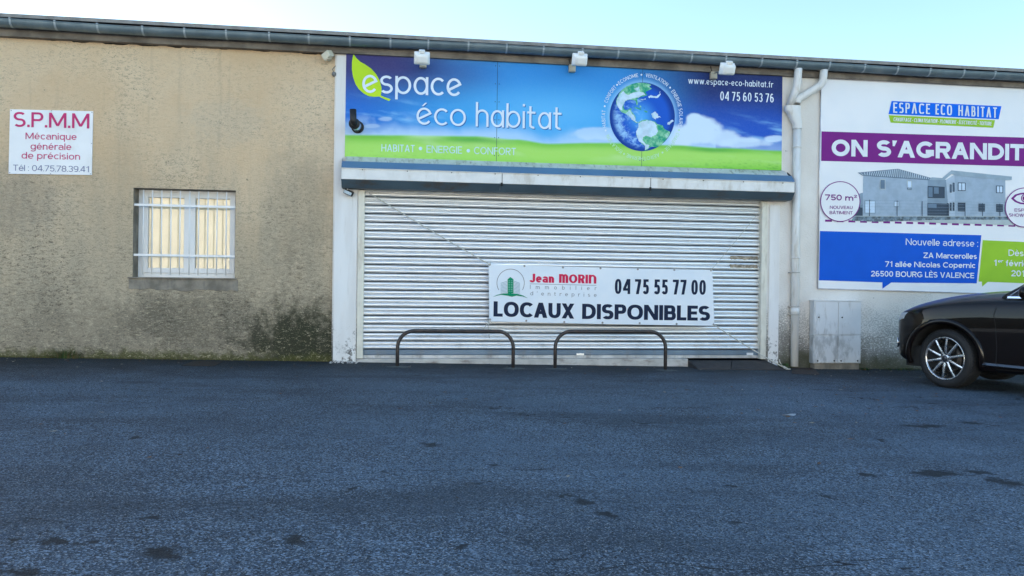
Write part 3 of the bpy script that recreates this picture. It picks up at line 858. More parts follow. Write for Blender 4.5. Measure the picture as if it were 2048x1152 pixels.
# unseen pale building added behind the camera to bounce sunlight onto the facade
wh = empty('bounce_building', (-8, -41, gz(-8)), 'long pale unseen building added across the yard to bounce sunlight onto the facade', 'bounce_building')
mb = MB()
wx_ = [-30 + 6.0 * i for i in range(9)]
mb.box((-26, -12, -.6), (26, 0, 7.2))
mb.build('wall', mat('pale_render', (.74, .70, .62), .9, var=.08, vscale=1, bump=.3, bscale=30), wh)
mb = MB()
mb.grid([[(-26.6, y, z), (26.6, y, z)] for y, z in ((.5, 7.15), (.5, 7.35), (-6, 8.4), (-12.5, 7.35), (-12.5, 7.15))], 0, False)
mb.poly([(-26, 0, 7.2), (-26, -6, 8.36), (-26, -12, 7.2)]); mb.poly([(26, 0, 7.2), (26, -6, 8.36), (26, -12, 7.2)])
mb.build('roof', M_ROOF, wh)
for x in (-23, 10, 17, 23):
    mb = MB()
    mb.box((x - 1.8, .004, -.3), (x + 1.8, .06, 3.6))
    for k in range(6): mb.box((x - 1.8, .06, .4 + .5 * k), (x + 1.8, .075, .43 + .5 * k))
    mb.build('door', mat('grey_sheet_door', (.28, .31, .34), .6), wh)
# ------------------------------------------------------------------ signs
INK = dict(white=flat('ink_white', (.78, .79, .80)), pale=flat('ink_pale_blue', (.62, .74, .86)), red=flat('ink_faded_red', (.56, .045, .17)), slate=flat('ink_slate', (.17, .19, .33)),
           navy=flat('ink_navy', (.012, .022, .055)), purple=flat('ink_purple', (.20, .018, .22)), blue=flat('ink_blue', (.0, .115, .70)), lime=flat('ink_lime', (.30, .56, .03)),
           leaf=flat('ink_leaf', (.50, .74, .03)), crim=flat('ink_crimson', (.66, .02, .085)), green=flat('ink_green', (.0, .25, .12)), grey=flat('ink_grey', (.20, .21, .24)))
M_SHEET = mat('white_sign_sheet', (0.80, 0.81, 0.83), 0.35, var=.03, vscale=2, stain=(.70, .70, .69), sscale=(1, 1, 1))
FUT = dict(futura=True, wh=.95, xh=.72, asc=1.0)
MON = dict(xh=.73, wh=.9)
GRO = dict(xh=.74, n=2.25, wh=.88)
def board(name, corners, off, t, m, parent):
    mb = MB()
    f = [P(x, y, off) for x, y in corners]; b = [Vector((p.x, p.y + t, p.z)) for p in f]
    mb.poly(f); mb.poly(b)
    for i in range(4): mb.poly([f[i], f[(i + 1) % 4], b[(i + 1) % 4], b[i]])
    return mb.build(name, m, parent)

# small workshop sign
o = empty('wall_sign', P(100, 350, .0), 'small white square sign with faded red lettering on the tan wall beside the window', 'sign')
def kid(mb, name, mats, root):
    c = mb.build(name, mats, root)
    c.matrix_parent_inverse = Matrix.Translation(-root.location)
    return c
def own(c, root):
    c.matrix_parent_inverse = Matrix.Translation(-root.location); return c
own(board('panel', [(20, 218.5), (186, 222.5), (183.5, 350), (17, 347.5)], .016, .014, M_SHEET, o), o)
mb = MB()
g2 = dict(GRO, n=2.1)
text(mb, 'S.P.M.M', (27, 253.5), (178.5, 257), 30, .155, 0, .02, g2, .10)
text(mb, 'Mécanique', (51, 278.3), (153, 280), 13.2, .135, 0, .02, g2, .14)
text(mb, 'générale', (61, 298.8), (142.5, 300.2), 13.2, .135, 0, .02, g2, .14)
text(mb, 'de précision', (43, 317), (160, 319.5), 13.2, .135, 0, .02, g2, .14)
text(mb, 'Tél : 04.75.78.39.41', (26, 341.3), (177.5, 344.4), 12, .115, 1, .02, g2, .10)
kid(mb, 'lettering', [INK['red'], INK['slate']], o)
mb = MB()
for x, y in ((22.5, 221), (184, 225), (181, 347.5), (19.5, 345), (103, 221.5), (183, 287), (101, 347)):
    mb = MB()
    mb.lathe([(.0, -.003), (.006, -.002), (.008, .0)], 12, 0, Matrix.Translation(P(x, y, .0165)))
    kid(mb, 'screw', flat('ink_steel', (.4, .4, .42)), o)

# long fascia billboard: sky and meadow print
def fbm(x, y, o=5, s=0.0):
    a, f, t = .5, 1.0, 0.0
    for _ in range(o):
        t += a * mnoise.noise(Vector((x * f + s, y * f + s * 1.7, s))); a *= .5; f *= 2.03
    return t                               # about -1..1
def lerp3(a, b, t):
    t = max(0, min(1, t)); return tuple(p + (q - p) * t for p, q in zip(a, b))
def ss(a, b, x):
    t = max(0, min(1, (x - a) / (b - a))); return t * t * (3 - 2 * t)
TLc, TRc, BRc, BLc = (692.5, 106.5), (1565, 152), (1563, 341), (689.5, 313.5)
def bpx(u, v):                             # v from the top
    x = (TLc[0] + (TRc[0] - TLc[0]) * u) * (1 - v) + (BLc[0] + (BRc[0] - BLc[0]) * u) * v
    y = (TLc[1] + (TRc[1] - TLc[1]) * u) * (1 - v) + (BLc[1] + (BRc[1] - BLc[1]) * u) * v
    return x, y
def horizon(x):
    pts = [(680, 270), (800, 270.5), (900, 272), (950, 272.5), (1030, 279), (1100, 287.5), (1180, 285.8), (1240, 286), (1347, 290.5), (1440, 296), (1570, 301.5)]
    for (a, ya), (b, yb) in zip(pts, pts[1:]):
        if x <= b: return ya + (yb - ya) * ss(a, b, x)
    return 301.5
def print_colour(u, v):
    x, y = bpx(u, v)
    hy = horizon(x)
    k = ss(hy - 1.9, hy + 1.9, y)
    if k <= 0: return sky_colour(u, v, x, y, hy)
    if k >= 1: return grass_colour(u, v, x, y, hy)
    return lerp3(sky_colour(u, v, x, min(y, hy), hy), grass_colour(u, v, x, max(y, hy), hy), k)
def sky_colour(u, v, x, y, hy):
    if True:
        top = lerp3((.038, .034, .17), (.02, .26, .70), ss(.12, .44, u + .10 * fbm(u * 3, v, 3, 2)))
        top = lerp3(top, (.005, .022, .15), ss(.60, .84, u + .06 * fbm(u * 2, v, 3, 5)))
        midc = lerp3((.006, .15, .60), (.03, .36, .80), ss(.0, .3, u)); midc = lerp3(midc, (.004, .085, .52), ss(.55, .85, u))
        c = lerp3(top, midc, ss(.10, .60, v + .10 * fbm(u * 4, v * 2, 3, 9)))
        t = (y - 106 - 46 * u) / (hy - 106 - 46 * u)                 # 0 top .. 1 horizon
        c = lerp3(c, (.50, .70, .93), ss(.78, 1.0, t + .16 * fbm(u * 10, v * 2.2, 4, 3)) * (.95 if u < .85 else .5))
        c = lerp3(c, (.13, .52, .92), .75 * math.exp(-((u - .47) / .17) ** 2) * math.exp(-((t - .62) / .30) ** 2))
        st = fbm(u * 6 + v * 2.5, v * 11 - u * 8.0, 5, 4)              # streaky cirrus at both ends
        c = lerp3(c, (.33, .68, .95), ss(.02, .42, st) * ss(.30, .62, v) * (1 - ss(.80, .95, t)) * (.8 * (1 - ss(.10, .30, u)) + .8 * ss(.83, .97, u)))
        puff = fbm(u * 16, v * 5, 5, 7)
        c = lerp3(c, (.60, .78, .95), ss(-.02, .28, puff) * .55 * math.exp(-((u - .10) / .10) ** 2) * math.exp(-((v - .66) / .07) ** 2))
        for cx, cy, rx, ry, a in ((1404, 262, 44, 28, 1), (1388, 238, 16, 12, 1), (1360, 272, 30, 26, 1), (1440, 276, 45, 18, .9), (1490, 285, 50, 12, .8), (1548, 277, 22, 7, .85), (1500, 281, 24, 5, .7), (1195, 268, 60, 14, .6), (770, 238, 16, 5, .5), (745, 252, 20, 5, .45)):
            d = ((x - cx) / rx) ** 2 + ((y - cy) / ry) ** 2 + .95 * fbm(u * 22, v * 6, 5, 8)
            c = lerp3(c, (.66, .80, .95), ss(1.15, .45, d) * a)
        rg = math.hypot((x - 1284.5) / 65.2, (y - 233.5) / 68.8)
        c = lerp3(c, (.36, .66, .95), .55 * math.exp(-((max(rg, 1) - 1) / .09) ** 2))
        c = lerp3(c, (.10, .42, .85), .35 * ss(.0, .5, fbm(u * 5, v * 3, 4, 21)) * (1 - ss(.5, .85, t)) * math.exp(-((u - .45) / .25) ** 2))
        return c
def grass_colour(u, v, x, y, hy):
    g = (y - hy) / (343 - hy)
    c = lerp3((.20, .58, .05), (.40, .74, .13), ss(.0, .3, g))
    c = lerp3(c, (.20, .56, .04), ss(.45, 1, g))
    c = lerp3(c, (.55, .80, .36), .85 * ss(.0, .5, fbm(u * 7, g * 2 - u * 3, 3, 13)) * (1 - ss(.4, .8, g)))
    c = lerp3(c, (.10, .42, .06), .8 * math.exp(-((u - .29) / .06) ** 2) * math.exp(-((g - .10) / .08) ** 2))
    c = lerp3(c, (.09, .42, .05), .8 * math.exp(-((u - .84) / .06) ** 2) * math.exp(-((g - .10) / .09) ** 2))
    gr_ = fbm(u * 90, g * 22, 3, 17)
    c = lerp3(c, (.07, .36, .03), ss(-.05, .45, gr_) * .75 * ss(.3, .9, g) * max(ss(.36, .05, u), ss(.68, .92, u)))
    return c
NU, NV = 420, 96
mb = MB()
bo = .058
rows = []
for j in range(NV + 1):
    rows.append([P(*bpx(i / NU, j / NV), bo) for i in range(NU + 1)])
mb.grid(rows, 0, False)
n = NT('printed_meadow_sky')
at = n.t.nodes.new('ShaderNodeVertexColor'); at.layer_name = 'ink'
gnz = n.noise(n.co(), 45, 3, .6)
M_PRINT = n.fin(n.mix(n.ma('MULTIPLY', gnz, .05), at.outputs[0], (.8, .85, .9)), .5, spec=.12)
bb = empty('billboard', P(1125, 330, .0), 'long blue sky and green meadow billboard with a globe, above the shutter', 'sign')
face = kid(mb, 'printed_face', M_PRINT, bb)
ca = face.data.color_attributes.new('ink', 'FLOAT_COLOR', 'POINT')
buf = []
for j in range(NV + 1):
    for i in range(NU + 1):
        buf += [*print_colour(i / NU, j / NV), 1.0]
ca.data.foreach_set('color', buf)
mb = MB()
fr = [TLc, TRc, BRc, BLc]
for i in range(4):
    a, b = P(*fr[i], bo), P(*fr[(i + 1) % 4], bo)
    mb.poly([a, b, b + Vector((0, .022, 0)), a + Vector((0, .022, 0))])
mb.poly([P(x, y, bo - .021) for x, y in fr])
for (xa, ya, yb) in ((995.2, 123, 324), (1285.6, 137.5, 333)):
    a, b = P(xa, ya, bo + .0012), P(xa, yb, bo + .0012)
    mb.box((a.x - .003, -bo - .0013, b.z), (a.x + .003, -bo - .0003, a.z), 1)
    for k in range(6):
        z = a.z + (b.z - a.z) * (k + .25) / 5.6
        for dx in (-.03, .03): mb.box((a.x + dx - .006, -bo - .003, z - .006), (a.x + dx + .006, -bo - .0003, z + .006), 1)
kid(mb, 'backing', [M_ALU, flat('seam', (.03, .06, .12))], bb)
c3, c4, c7 = cr(640, 80, 500 / 2048), cr(1100, 80, 520 / 1997), cr(1200, 130, 200 / 1152)
mb = MB()
ppoly(mb, c3([(275, 112), (285, 130), (300, 150), (330, 178), (370, 200), (420, 235), (460, 280), (488, 330), (503, 385), (505, 420), (498, 455), (530, 468), (580, 485), (565, 500), (535, 488), (485, 463), (440, 466), (400, 460), (360, 440), (320, 405), (290, 360), (270, 300), (261, 240), (262, 180), (268, 140)]), 0, bo + .0025)
kid(mb, 'leaf_emblem', INK['leaf'], bb)
mb = MB()
ft = dict(FUT, xh=1.0, asc=1.42)
for dx, dy, m_, of in ((1.6, 1.8, 1, .0030), (0, 0, 0, .0058)):
    text(mb, 'éco', (832.8 + dx, 249 + dy), (931.5 + dx, 252.6 + dy), 34.5, .13, m_, bo + of, ft, .13)
    text(mb, 'habitat', (951.3 + dx, 252.8 + dy), (1123.5 + dx, 259.6 + dy), 34.5, .13, m_, bo + of, ft, .13)
text(mb, 'espace', (724.2, 185.3), (923.2, 192.8), 36.3, .145, 0, bo + .006, dict(ft, asc=1.3), .13)
text(mb, 'HABITAT', (762.8, 302.6), (829.3, 304.4), 14.4, .115, 2, bo + .004, FUT, .12)
text(mb, 'ENERGIE', (853, 305.2), (924, 307.4), 14.4, .115, 2, bo + .004, FUT, .12)
text(mb, 'CONFORT', (948, 308), (1031.8, 310.3), 14.4, .115, 2, bo + .004, FUT, .12)
pdisc(mb, 841, 297, 3.6, 3.6, 2, bo + .004, 20); pdisc(mb, 936.6, 301.4, 3.6, 3.6, 2, bo + .004, 20)
text(mb, 'www.espace-eco-habitat.fr', (1376.5, 167.2), (1546, 175.2), 12.5, .125, 0, bo + .004, FUT, .12)
text(mb, '04 75 60 53 76', (1440.3, 200.6), (1547.3, 205.2), 18, .125, 0, bo + .004, dict(FUT, cond=.8), .13)
kid(mb, 'lettering', [flat('ink_sky_white', (.74, .82, .92)), flat('ink_letter_shadow', (.03, .16, .48)), flat('ink_meadow_white', (.60, .80, .86))], bb)
# words round the globe, tops outward
mb = MB()
gcx, gcy, grx, gry = 1284.5, 233.5, 74.0, 80.0
def arc_text(s, a0, a1, m):
    items, tot = layout(s, .13, FUT, .13)
    f = 1.0; k = 7.4
    mid = (a0 + a1) / 2
    for ch, x, W in items:
        if ch == ' ': continue
        a = R(a0 + (a1 - a0) * ((x + W / 2) / tot))
        sc_ = math.radians(abs(a1 - a0)) * 77 / tot
        bxx, byy = gcx + grx * math.sin(a), gcy - gry * math.cos(a)
        tx, ty = math.cos(a), math.sin(a); nx, ny = math.sin(a), -math.cos(a)
        for j, stp in enumerate(glyph(ch, W, .13, FUT)):
            for q in stp:
                mb.poly([P(bxx + tx * (gx - W / 2) * sc_ + nx * gyy * k, byy + ty * (gx - W / 2) * sc_ + ny * gyy * k, bo + .004 + .0003 * (j % 8)) for gx, gyy in q], m)
for s_, a0, a1 in (('HABITAT', -105, -81), ('CONFORT', -70, -43.5), ('ECONOMIE', -37.5, -6), ('VENTILATION', 5, 41), ('ENERGIE SOLAIRE', 51, 104), ('CHAUFFAGE', 113, 143), ('AEROTHERMIE', 154, 204), ('ISOLATION', 212, 244)):
    arc_text(s_, a0, a1, 1 if 110 < a0 < 250 else 0)
for a in (-109, -75.5, -40.5, -1.2, 46, 108.5, 148.5, 208):
    pdisc(mb, gcx + 77.5 * math.sin(R(a)), gcy - 84 * math.cos(R(a)), 1.8, 1.9, 1 if a > 105 else 0, bo + .004, 14)
kid(mb, 'ring_lettering', [flat('ink_sky_white', (.74, .82, .92)), flat('ink_ring_pale', (.50, .78, .55))], bb)
# printed globe
gl = empty('globe_print', (0, 0, 0), parent=bb); own(gl, bb)
gc = P(gcx, gcy, bo)
mb = MB()
pdisc(mb, gcx, gcy, 65.2, 68.8, 0, bo + .003, 72)
n = NT('printed_ocean')
v = n.co(); s = n.sep(v)
a = n.ma('DIVIDE', n.ma('SUBTRACT', s[0], gc.x), .50); b = n.ma('DIVIDE', n.ma('SUBTRACT', s[2], gc.z), .53)
d = n.ma('SQRT', n.ma('ADD', n.ma('MULTIPLY', a, a), n.ma('MULTIPLY', b, b)))
dc = n.ma('SQRT', n.ma('ADD', n.ma('POWER', n.ma('ADD', a, .05), 2.0), n.ma('POWER', b, 2.0)))
col = n.mix(n.ramp(dc, 0.0, 0.62), (.09, .42, .88), (.012, .105, .58))
col = n.mix(n.ramp(d, .78, 1.0), col, (.008, .05, .30))
cl = n.noise(n.mp(v, (1.1, 1, 1.6)), 7, 6, .68, .5)
w_ = n.ma('ADD', n.ma('MULTIPLY', n.ma('ADD', n.ma('MULTIPLY', a, -.9), n.ma('MULTIPLY', b, -.75)), .5), .18)
col = n.mix(n.ma('MULTIPLY', n.ramp(n.ma('ADD', cl, n.ma('MULTIPLY', w_, .30)), .58, .80), n.ma('MULTIPLY', n.ramp(d, .98, .80), .75)), col, (.42, .72, .95))
ob = kid(mb, 'ocean', n.fin(col, .5, spec=.12), gl)
NA = [(190, 462), (186, 400), (215, 340), (250, 290), (300, 250), (370, 218), (430, 205), (500, 205), (560, 215), (592, 232), (565, 250), (600, 272), (560, 292), (522, 312), (545, 347), (500, 362), (470, 370), (440, 382), (425, 400), (436, 440), (430, 466), (417, 455), (412, 418), (395, 405), (350, 400), (310, 407), (282, 430), (270, 470), (276, 505), (300, 520), (330, 511), (345, 496), (362, 500), (356, 526), (372, 545), (396, 575), (411, 600), (406, 630), (422, 655), (452, 658), (420, 672), (390, 650), (368, 625), (350, 600), (320, 580), (288, 560), (250, 545), (225, 515), (210, 480), (205, 450), (200, 420), (196, 450)]
SA = [(450, 655), (490, 635), (530, 625), (580, 640), (630, 650), (660, 680), (720, 695), (745, 740), (800, 765), (810, 780), (790, 822), (760, 862), (720, 905), (680, 935), (640, 946), (600, 940), (577, 946), (562, 962), (535, 985), (514, 986), (520, 960), (525, 935), (490, 915), (460, 885), (430, 840), (415, 800), (425, 750), (445, 710), (452, 680)]
ISL = [[(388, 492), (425, 485), (470, 505), (480, 522), (450, 512), (415, 500)], [(500, 528), (530, 525), (556, 542), (530, 548)], [(455, 470), (470, 468), (478, 490), (462, 486)]]
mb = MB()
for pts in (NA, SA, *ISL): ppoly(mb, c7(pts), 0, bo + .0048)
n = NT('printed_land')
v = n.co()
f = n.noise(v, 9, 6, .65)
col = n.mix(n.ramp(f, .38, .62), (.02, .33, .20), (.30, .66, .40))
col = n.mix(n.ramp(n.noise(v, 4.5, 5, .6), .60, .70), col, (.62, .76, .88))
kid(mb, 'land', n.fin(col, .5, spec=.12), gl)
def crowd(mb, pts, m, off, amp=9, it=3):   # roughen an outline so a printed shape looks photographic
    for k in range(it):
        out = []
        for i, p in enumerate(pts):
            q_ = pts[(i + 1) % len(pts)]
            mx, my = (p[0] + q_[0]) / 2, (p[1] + q_[1]) / 2
            out += [p, (mx + random.uniform(-amp, amp), my + random.uniform(-amp, amp))]
        pts = out; amp *= .55
    ppoly(mb, c7(pts), m, off)
mb = MB()
for pts in ([(196, 445), (192, 410), (222, 345), (268, 300), (320, 345), (430, 308), (505, 318), (535, 342), (470, 358), (420, 375), (330, 398), (290, 412), (262, 470), (262, 520), (225, 505)], [(290, 560), (340, 520), (390, 575), (405, 640), (440, 665), (400, 650), (350, 600)],
            [(450, 668), (490, 645), (540, 632), (620, 655), (655, 700), (668, 760), (645, 808), (590, 832), (530, 815), (495, 832), (500, 880), (540, 915), (575, 925), (560, 960), (520, 982), (520, 935), (470, 890), (430, 835), (420, 790), (432, 740), (450, 700)],
            [(590, 560), (630, 535), (660, 560), (665, 590), (705, 605), (660, 612), (640, 632), (605, 605)], [(790, 655), (830, 632), (850, 645), (815, 672), (775, 690)], [(385, 275), (420, 258), (455, 255), (460, 290), (425, 300), (410, 285)],
            [(555, 360), (600, 352), (650, 362), (690, 335), (695, 300), (700, 345), (665, 380), (600, 376), (570, 382)], [(460, 395), (520, 385), (530, 398), (480, 404)]):
    crowd(mb, pts, 0, bo + .0064)
kid(mb, 'cloud_print', mat('printed_cloud', (.58, .74, .88), .5, var=.12, vscale=9, spec=.12, stain=(.30, .62, .66), sscale=(5, 5, 5)), gl)

# large poster on the white wall
pc = [(1642, 157), (2240, 186), (2236, 594), (1635.5, 577)]
po = empty('poster', P(1900, 585, .0), 'big white poster with a purple band and a printed two-storey building above the car', 'poster')
b8, b7, bz, bh = cr(1560, 380, 488 / 1339), cr(1560, 120, 488 / 2008), cr(1730, 160, 290 / 2048), cr(1700, 320, 348 / 2048)
oo = .05
n = NT('poster_vinyl')
v = n.co()
n.bump(n.noise(n.mp(v, (1, 1, .6)), 3, 3, .5), .25, .02)
M_VIN = n.fin(n.mix(n.ramp(n.noise(v, 1.3, 4), .35, .7), (.79, .80, .83), (.83, .83, .85)), .42, spec=.35)
own(board('sheet', pc, oo, .016, M_VIN, po), po)
mb = MB()
for i in range(4):
    a, b = P(*pc[i], oo + .004), P(*pc[(i + 1) % 4], oo + .004)
    mb.tube([a, b], .009, 8)
kid(mb, 'edge_frame', mat('alu_edge', (.62, .60, .62), .4, metal=.6), po)
mb = MB()
ppoly(mb, [(1643.2, 262.7), (2240, 281), (2238, 338), (1642.4, 321.7)], 0, oo + .003)
ppoly(mb, [(1640, 462), *b8([(1105, 248), (1080, 512), (610, 508), (562, 542), (562, 507)]), (1638, 560.6)], 1, oo + .003)
ppoly(mb, [*b8([(1113, 275)]), (2200, 491), (2196, 572), *b8([(1140, 504), (1110, 530), (1108, 503), (1090, 503)])], 2, oo + .003)
ppoly(mb, bz([(375, 296), (1928, 370), (1888, 554), (332, 481)]), 3, oo + .003)
ppoly(mb, bz([(335, 496), (1836, 568), (1812, 674), (362, 602)]), 2, oo + .003)
x = 1650.2
while x < 2200:
    y = 441.2 + (x - 1650) * .0268
    ppoly(mb, [(x, y - 2), (x + 13.6, y - 1.6), (x + 13.6, y + 2.5), (x, y + 2.1)], 0, oo + .003); x += 23.4 - (x - 1650) * .0028
kid(mb, 'colour_band', [INK['purple'], flat('ink_panel_blue', (.004, .10, .60)), flat('ink_panel_lime', (.32, .56, .035)), flat('ink_logo_blue', (.0, .145, .80))], po)
# the printed photograph of the new premises
hp = empty('building_picture', (0, 0, 0), parent=po); own(hp, po)
def hm(name, c, **k): return mat('printed_' + name, c, .4, var=.08, vscale=8, spec=.3, **k)
HM = [hm('wall', (.32, .41, .52)), hm('wall_light', (.41, .50, .61)), hm('recess', (.21, .29, .38)), hm('tile', (.13, .19, .27)), hm('tile_light', (.50, .60, .70)), hm('dark_glass', (.022, .045, .085)),
      hm('pale_shutter', (.55, .68, .84)), hm('parapet', (.29, .38, .46)), mat('printed_bank', (.10, .15, .20), .5, var=.7, vscale=14, stain=(.38, .46, .52), sscale=(9, 9, 9)), hm('kerb', (.42, .48, .50)), hm('glass_mid', (.12, .19, .28))]
mb = MB()
def hpoly(pts, m, o): ppoly(mb, bh(pts), m, oo + .003 + o * .0022)
hpoly([(155, 180), (915, 225), (910, 660), (148, 658)], 0, 0)
hpoly([(915, 225), (1130, 232), (1166, 660), (910, 660)], 2, 0)
hpoly([(1130, 232), (1230, 172), (1236, 660), (1166, 660)], 1, 0)
hpoly([(1230, 172), (1828, 238), (1832, 662), (1236, 660)], 0, 0)
hpoly([(90, 148), (565, 103), (962, 212), (942, 240), (150, 186)], 3, 1)
for i in range(34):                        # rows of roman tiles
    t = i / 33
    bx_, by_ = 150 + (940 - 150) * t, 184 + 50 * t
    if t < .52: tx, ty = 120 + 445 * (t / .52) ** .8, 148 - 43 * (t / .52) ** .8
    else: tx, ty = 565 + 385 * (t - .52) / .48, 106 + 104 * (t - .52) / .48
    hpoly([(bx_, by_ - 8), (bx_ + 9, by_ - 8), (tx + 9, ty + 3), (tx, ty + 3)], 4, 2)
hpoly([(962, 203), (1085, 212), (1195, 121), (1905, 195), (1903, 235), (1828, 240), (1230, 176), (1195, 165), (1110, 236), (925, 236)], 7, 2)
for w_ in ((915, 305, 1115, 450), (912, 505, 1166, 658)): hpoly([(w_[0], w_[1]), (w_[2], w_[1] + 10), (w_[2], w_[3]), (w_[0], w_[3] - 4)], 5, 2)
hpoly([(922, 318), (972, 320), (972, 436), (922, 434)], 10, 3); hpoly([(988, 320), (1045, 322), (1045, 398), (988, 396)], 10, 3); hpoly([(916, 512), (1020, 515), (1020, 565), (914, 562)], 10, 3)
for w_ in ((352, 224, 418, 348, 9, 10), (672, 240, 728, 352, 9, 6), (172, 475, 300, 630, 2, 6), (517, 482, 578, 552, 2, 6), (1270, 264, 1361, 364, 5, 6), (1720, 300, 1802, 390, 5, 6), (1174, 286, 1197, 384, 5, 10), (1209, 266, 1231, 374, 5, 10),
           (1270, 500, 1359, 606, 5, 5), (1513, 512, 1589, 608, 5, 5), (1720, 518, 1801, 612, 5, 5), (1174, 500, 1197, 600, 5, 5), (1209, 498, 1231, 600, 5, 5), (1140, 505, 1162, 650, 5, 5)):
    x0, y0, x1, y1, fm_, gm = w_
    hpoly([(x0, y0), (x1, y0 + 3), (x1, y1), (x0, y1 - 2)], fm_, 2)
    if gm != fm_:
        hpoly([(x0 + 8, y0 + 9), (x1 - 8, y0 + 11), (x1 - 8, y1 - 8), (x0 + 8, y1 - 9)], gm, 3)
        if fm_ == 5 and x1 - x0 > 40: hpoly([((x0 + x1) / 2 - 3, y0 + 4), ((x0 + x1) / 2 + 3, y0 + 4), ((x0 + x1) / 2 + 3, y1 - 4), ((x0 + x1) / 2 - 3, y1 - 4)], 5, 4)
hpoly([(672, 322), (728, 324), (728, 350), (672, 348)], 10, 3)
hpoly([(40, 660), (1850, 664), (1880, 745), (1400, 742), (900, 712), (300, 726), (20, 715)], 8, 1)
hpoly([(640, 718), (900, 708), (1300, 702), (1870, 704), (1930, 770), (1500, 752), (1000, 738)], 9, 2)
hpoly([(50, 657), (1850, 660), (1850, 667), (50, 664)], 9, 3)
hpoly([(60, 560), (150, 520), (150, 658), (40, 658)], 5, 0); hpoly([(95, 400), (152, 385), (150, 560), (120, 560)], 2, 0)
for x in (230, 555, 850, 1355, 1560, 1765): hpoly([(x - 4, 460 + x * .03), (x + 4, 460 + x * .03), (x + 4, 660), (x - 4, 660)], 5, 4)
for k in range(5): hpoly([(150, 470 + 38 * k), (1832, 500 + 32 * k), (1832, 502 + 32 * k), (150, 472 + 38 * k)], 2, 3)
kid(mb, 'picture', HM, hp)
for cx, cy, rx, ry in ((1680.6, 403, 40.2, 40.6), (2050, 415, 40, 40)):
    mb = MB()
    pdisc(mb, cx, cy, rx - .6, ry - .6, 1, oo + .0145, 56); pring(mb, cx, cy, rx, ry, 1.7, 0, oo + .016)
    if cx < 1900: kid(mb, 'round_badge', [INK['purple'], M_VIN], po)
ec = [(2022, 397), (2030, 389), (2040, 386), (2050, 385), (2060, 386), (2070, 389), (2078, 397), (2070, 404), (2060, 408), (2050, 409), (2040, 408), (2030, 404)]
ppoly(mb, ec, 0, oo + .0165); ppoly(mb, [(2050 + (x - 2050) * .80, 397 + (y - 397) * .72) for x, y in ec], 1, oo + .018)
pring(mb, 2050, 396.5, 8, 8.2, 2, 0, oo + .0195); pdisc(mb, 2050, 396.5, 5, 5, 0, oo + .0195)
kid(mb, 'round_badge', [INK['purple'], M_VIN], po)
mb = MB()
o1, o2 = oo + .006, oo + .019
text(mb, 'ON', (1663, 312), (1735, 313.5), 33.5, .27, 0, o1, MON, .10)
text(mb, 'S’AGRANDIT', (1753.5, 313.5), (2047.5, 321.2), 33.5, .27, 0, o1, MON, .075)
tch = dict(techno=True, n=3.2, cond=.62, wh=.8)
for w_, xa, ya, xb, yb in (('ESPACE', 398, 462, 918, 482), ('ECO', 995, 486, 1228, 500), ('HABITAT', 1318, 503, 1862, 534)):
    (a, b) = bz([(xa, ya), (xb, yb)]); text(mb, w_, a, b, 20.6, .155, 0, o1, tch, .2)
a, b = bz([(400, 580), (1785, 643)])
text(mb, 'CHAUFFAGE • CLIMATISATION • PLOMBERIE • ÉLECTRICITÉ • TOITURE', a, b, 7.6, .17, 0, o1, dict(n=3, cond=.7), .11, shear=.14)
text(mb, 'Nouvelle adresse :', (1811.5, 490), (1956, 493.5), 13.3, .125, 0, o1, MON, .12)
for s_, xa, ya, xb, yb, cp in (('ZA Marcerolles', 1846.8, 516, 1953.6, 518, 11), ('71 allée Nicolas Copernic', 1770.2, 533.4, 1950.8, 536.2, 11), ('26500 BOURG LÈS VALENCE', 1742.2, 552.7, 1948.2, 556.6, 11.2)):
    text(mb, s_, (xa, ya), (xb, yb), cp, .18, 0, o1, MON, .11)
text(mb, 'Dès', (2017, 511.5), (2047, 512.5), 12.4, .15, 0, o1, MON, .11)
text(mb, '1', (1987, 531.5), (1993, 531.6), 12, .2, 0, o1, MON, .1); text(mb, 'er', (1996, 525), (2006, 525.3), 6.5, .18, 0, o1, MON, .12); text(mb, 'février', (2011.5, 532), (2062, 533.4), 12, .19, 0, o1, MON, .1)
text(mb, '201', (2022.5, 552.5), (2048.5, 553.3), 12.3, .2, 0, o1, MON, .1)
text(mb, '750 m²', (1650, 400.3), (1714, 401.6), 11.7, .2, 1, o2, MON, .11)
text(mb, 'NOUVEAU', (1659.8, 417.6), (1705.3, 418.2), 6.3, .16, 1, o2, MON, .13); text(mb, 'BÂTIMENT', (1659.3, 428.2), (1705.3, 428.8), 6.4, .16, 1, o2, MON, .12)
text(mb, 'ESPACE', (2029, 423), (2071, 424), 6.2, .16, 1, o2, MON, .12); text(mb, 'SHOW-ROOM', (2018, 433), (2082, 434.6), 6.4, .16, 1, o2, MON, .12)
kid(mb, 'lettering', [flat('ink_poster_white', (.76, .79, .84)), INK['purple']], po)

# letting banner tied in front of the shutter
ko = .115
kc = [(977.3, 527.8), (1424.7, 539.6), (1429, 651.6), (978.2, 642.6)]
ka = empty('banner', P(1200, 648, ko), 'white letting banner with dark lettering tied in front of the metal shutter', 'banner')
b6 = cr(940, 500, 540 / 2048)
n = NT('banner_vinyl')
v = n.co()
n.bump(n.noise(n.mp(v, (1.2, 1, .8)), 2.6, 4, .55), .35, .03)
M_BAN = n.fin(n.mix(n.ramp(n.noise(v, 1.5, 4), .35, .7), (.72, .78, .85), (.78, .82, .87)), .42, spec=.35)
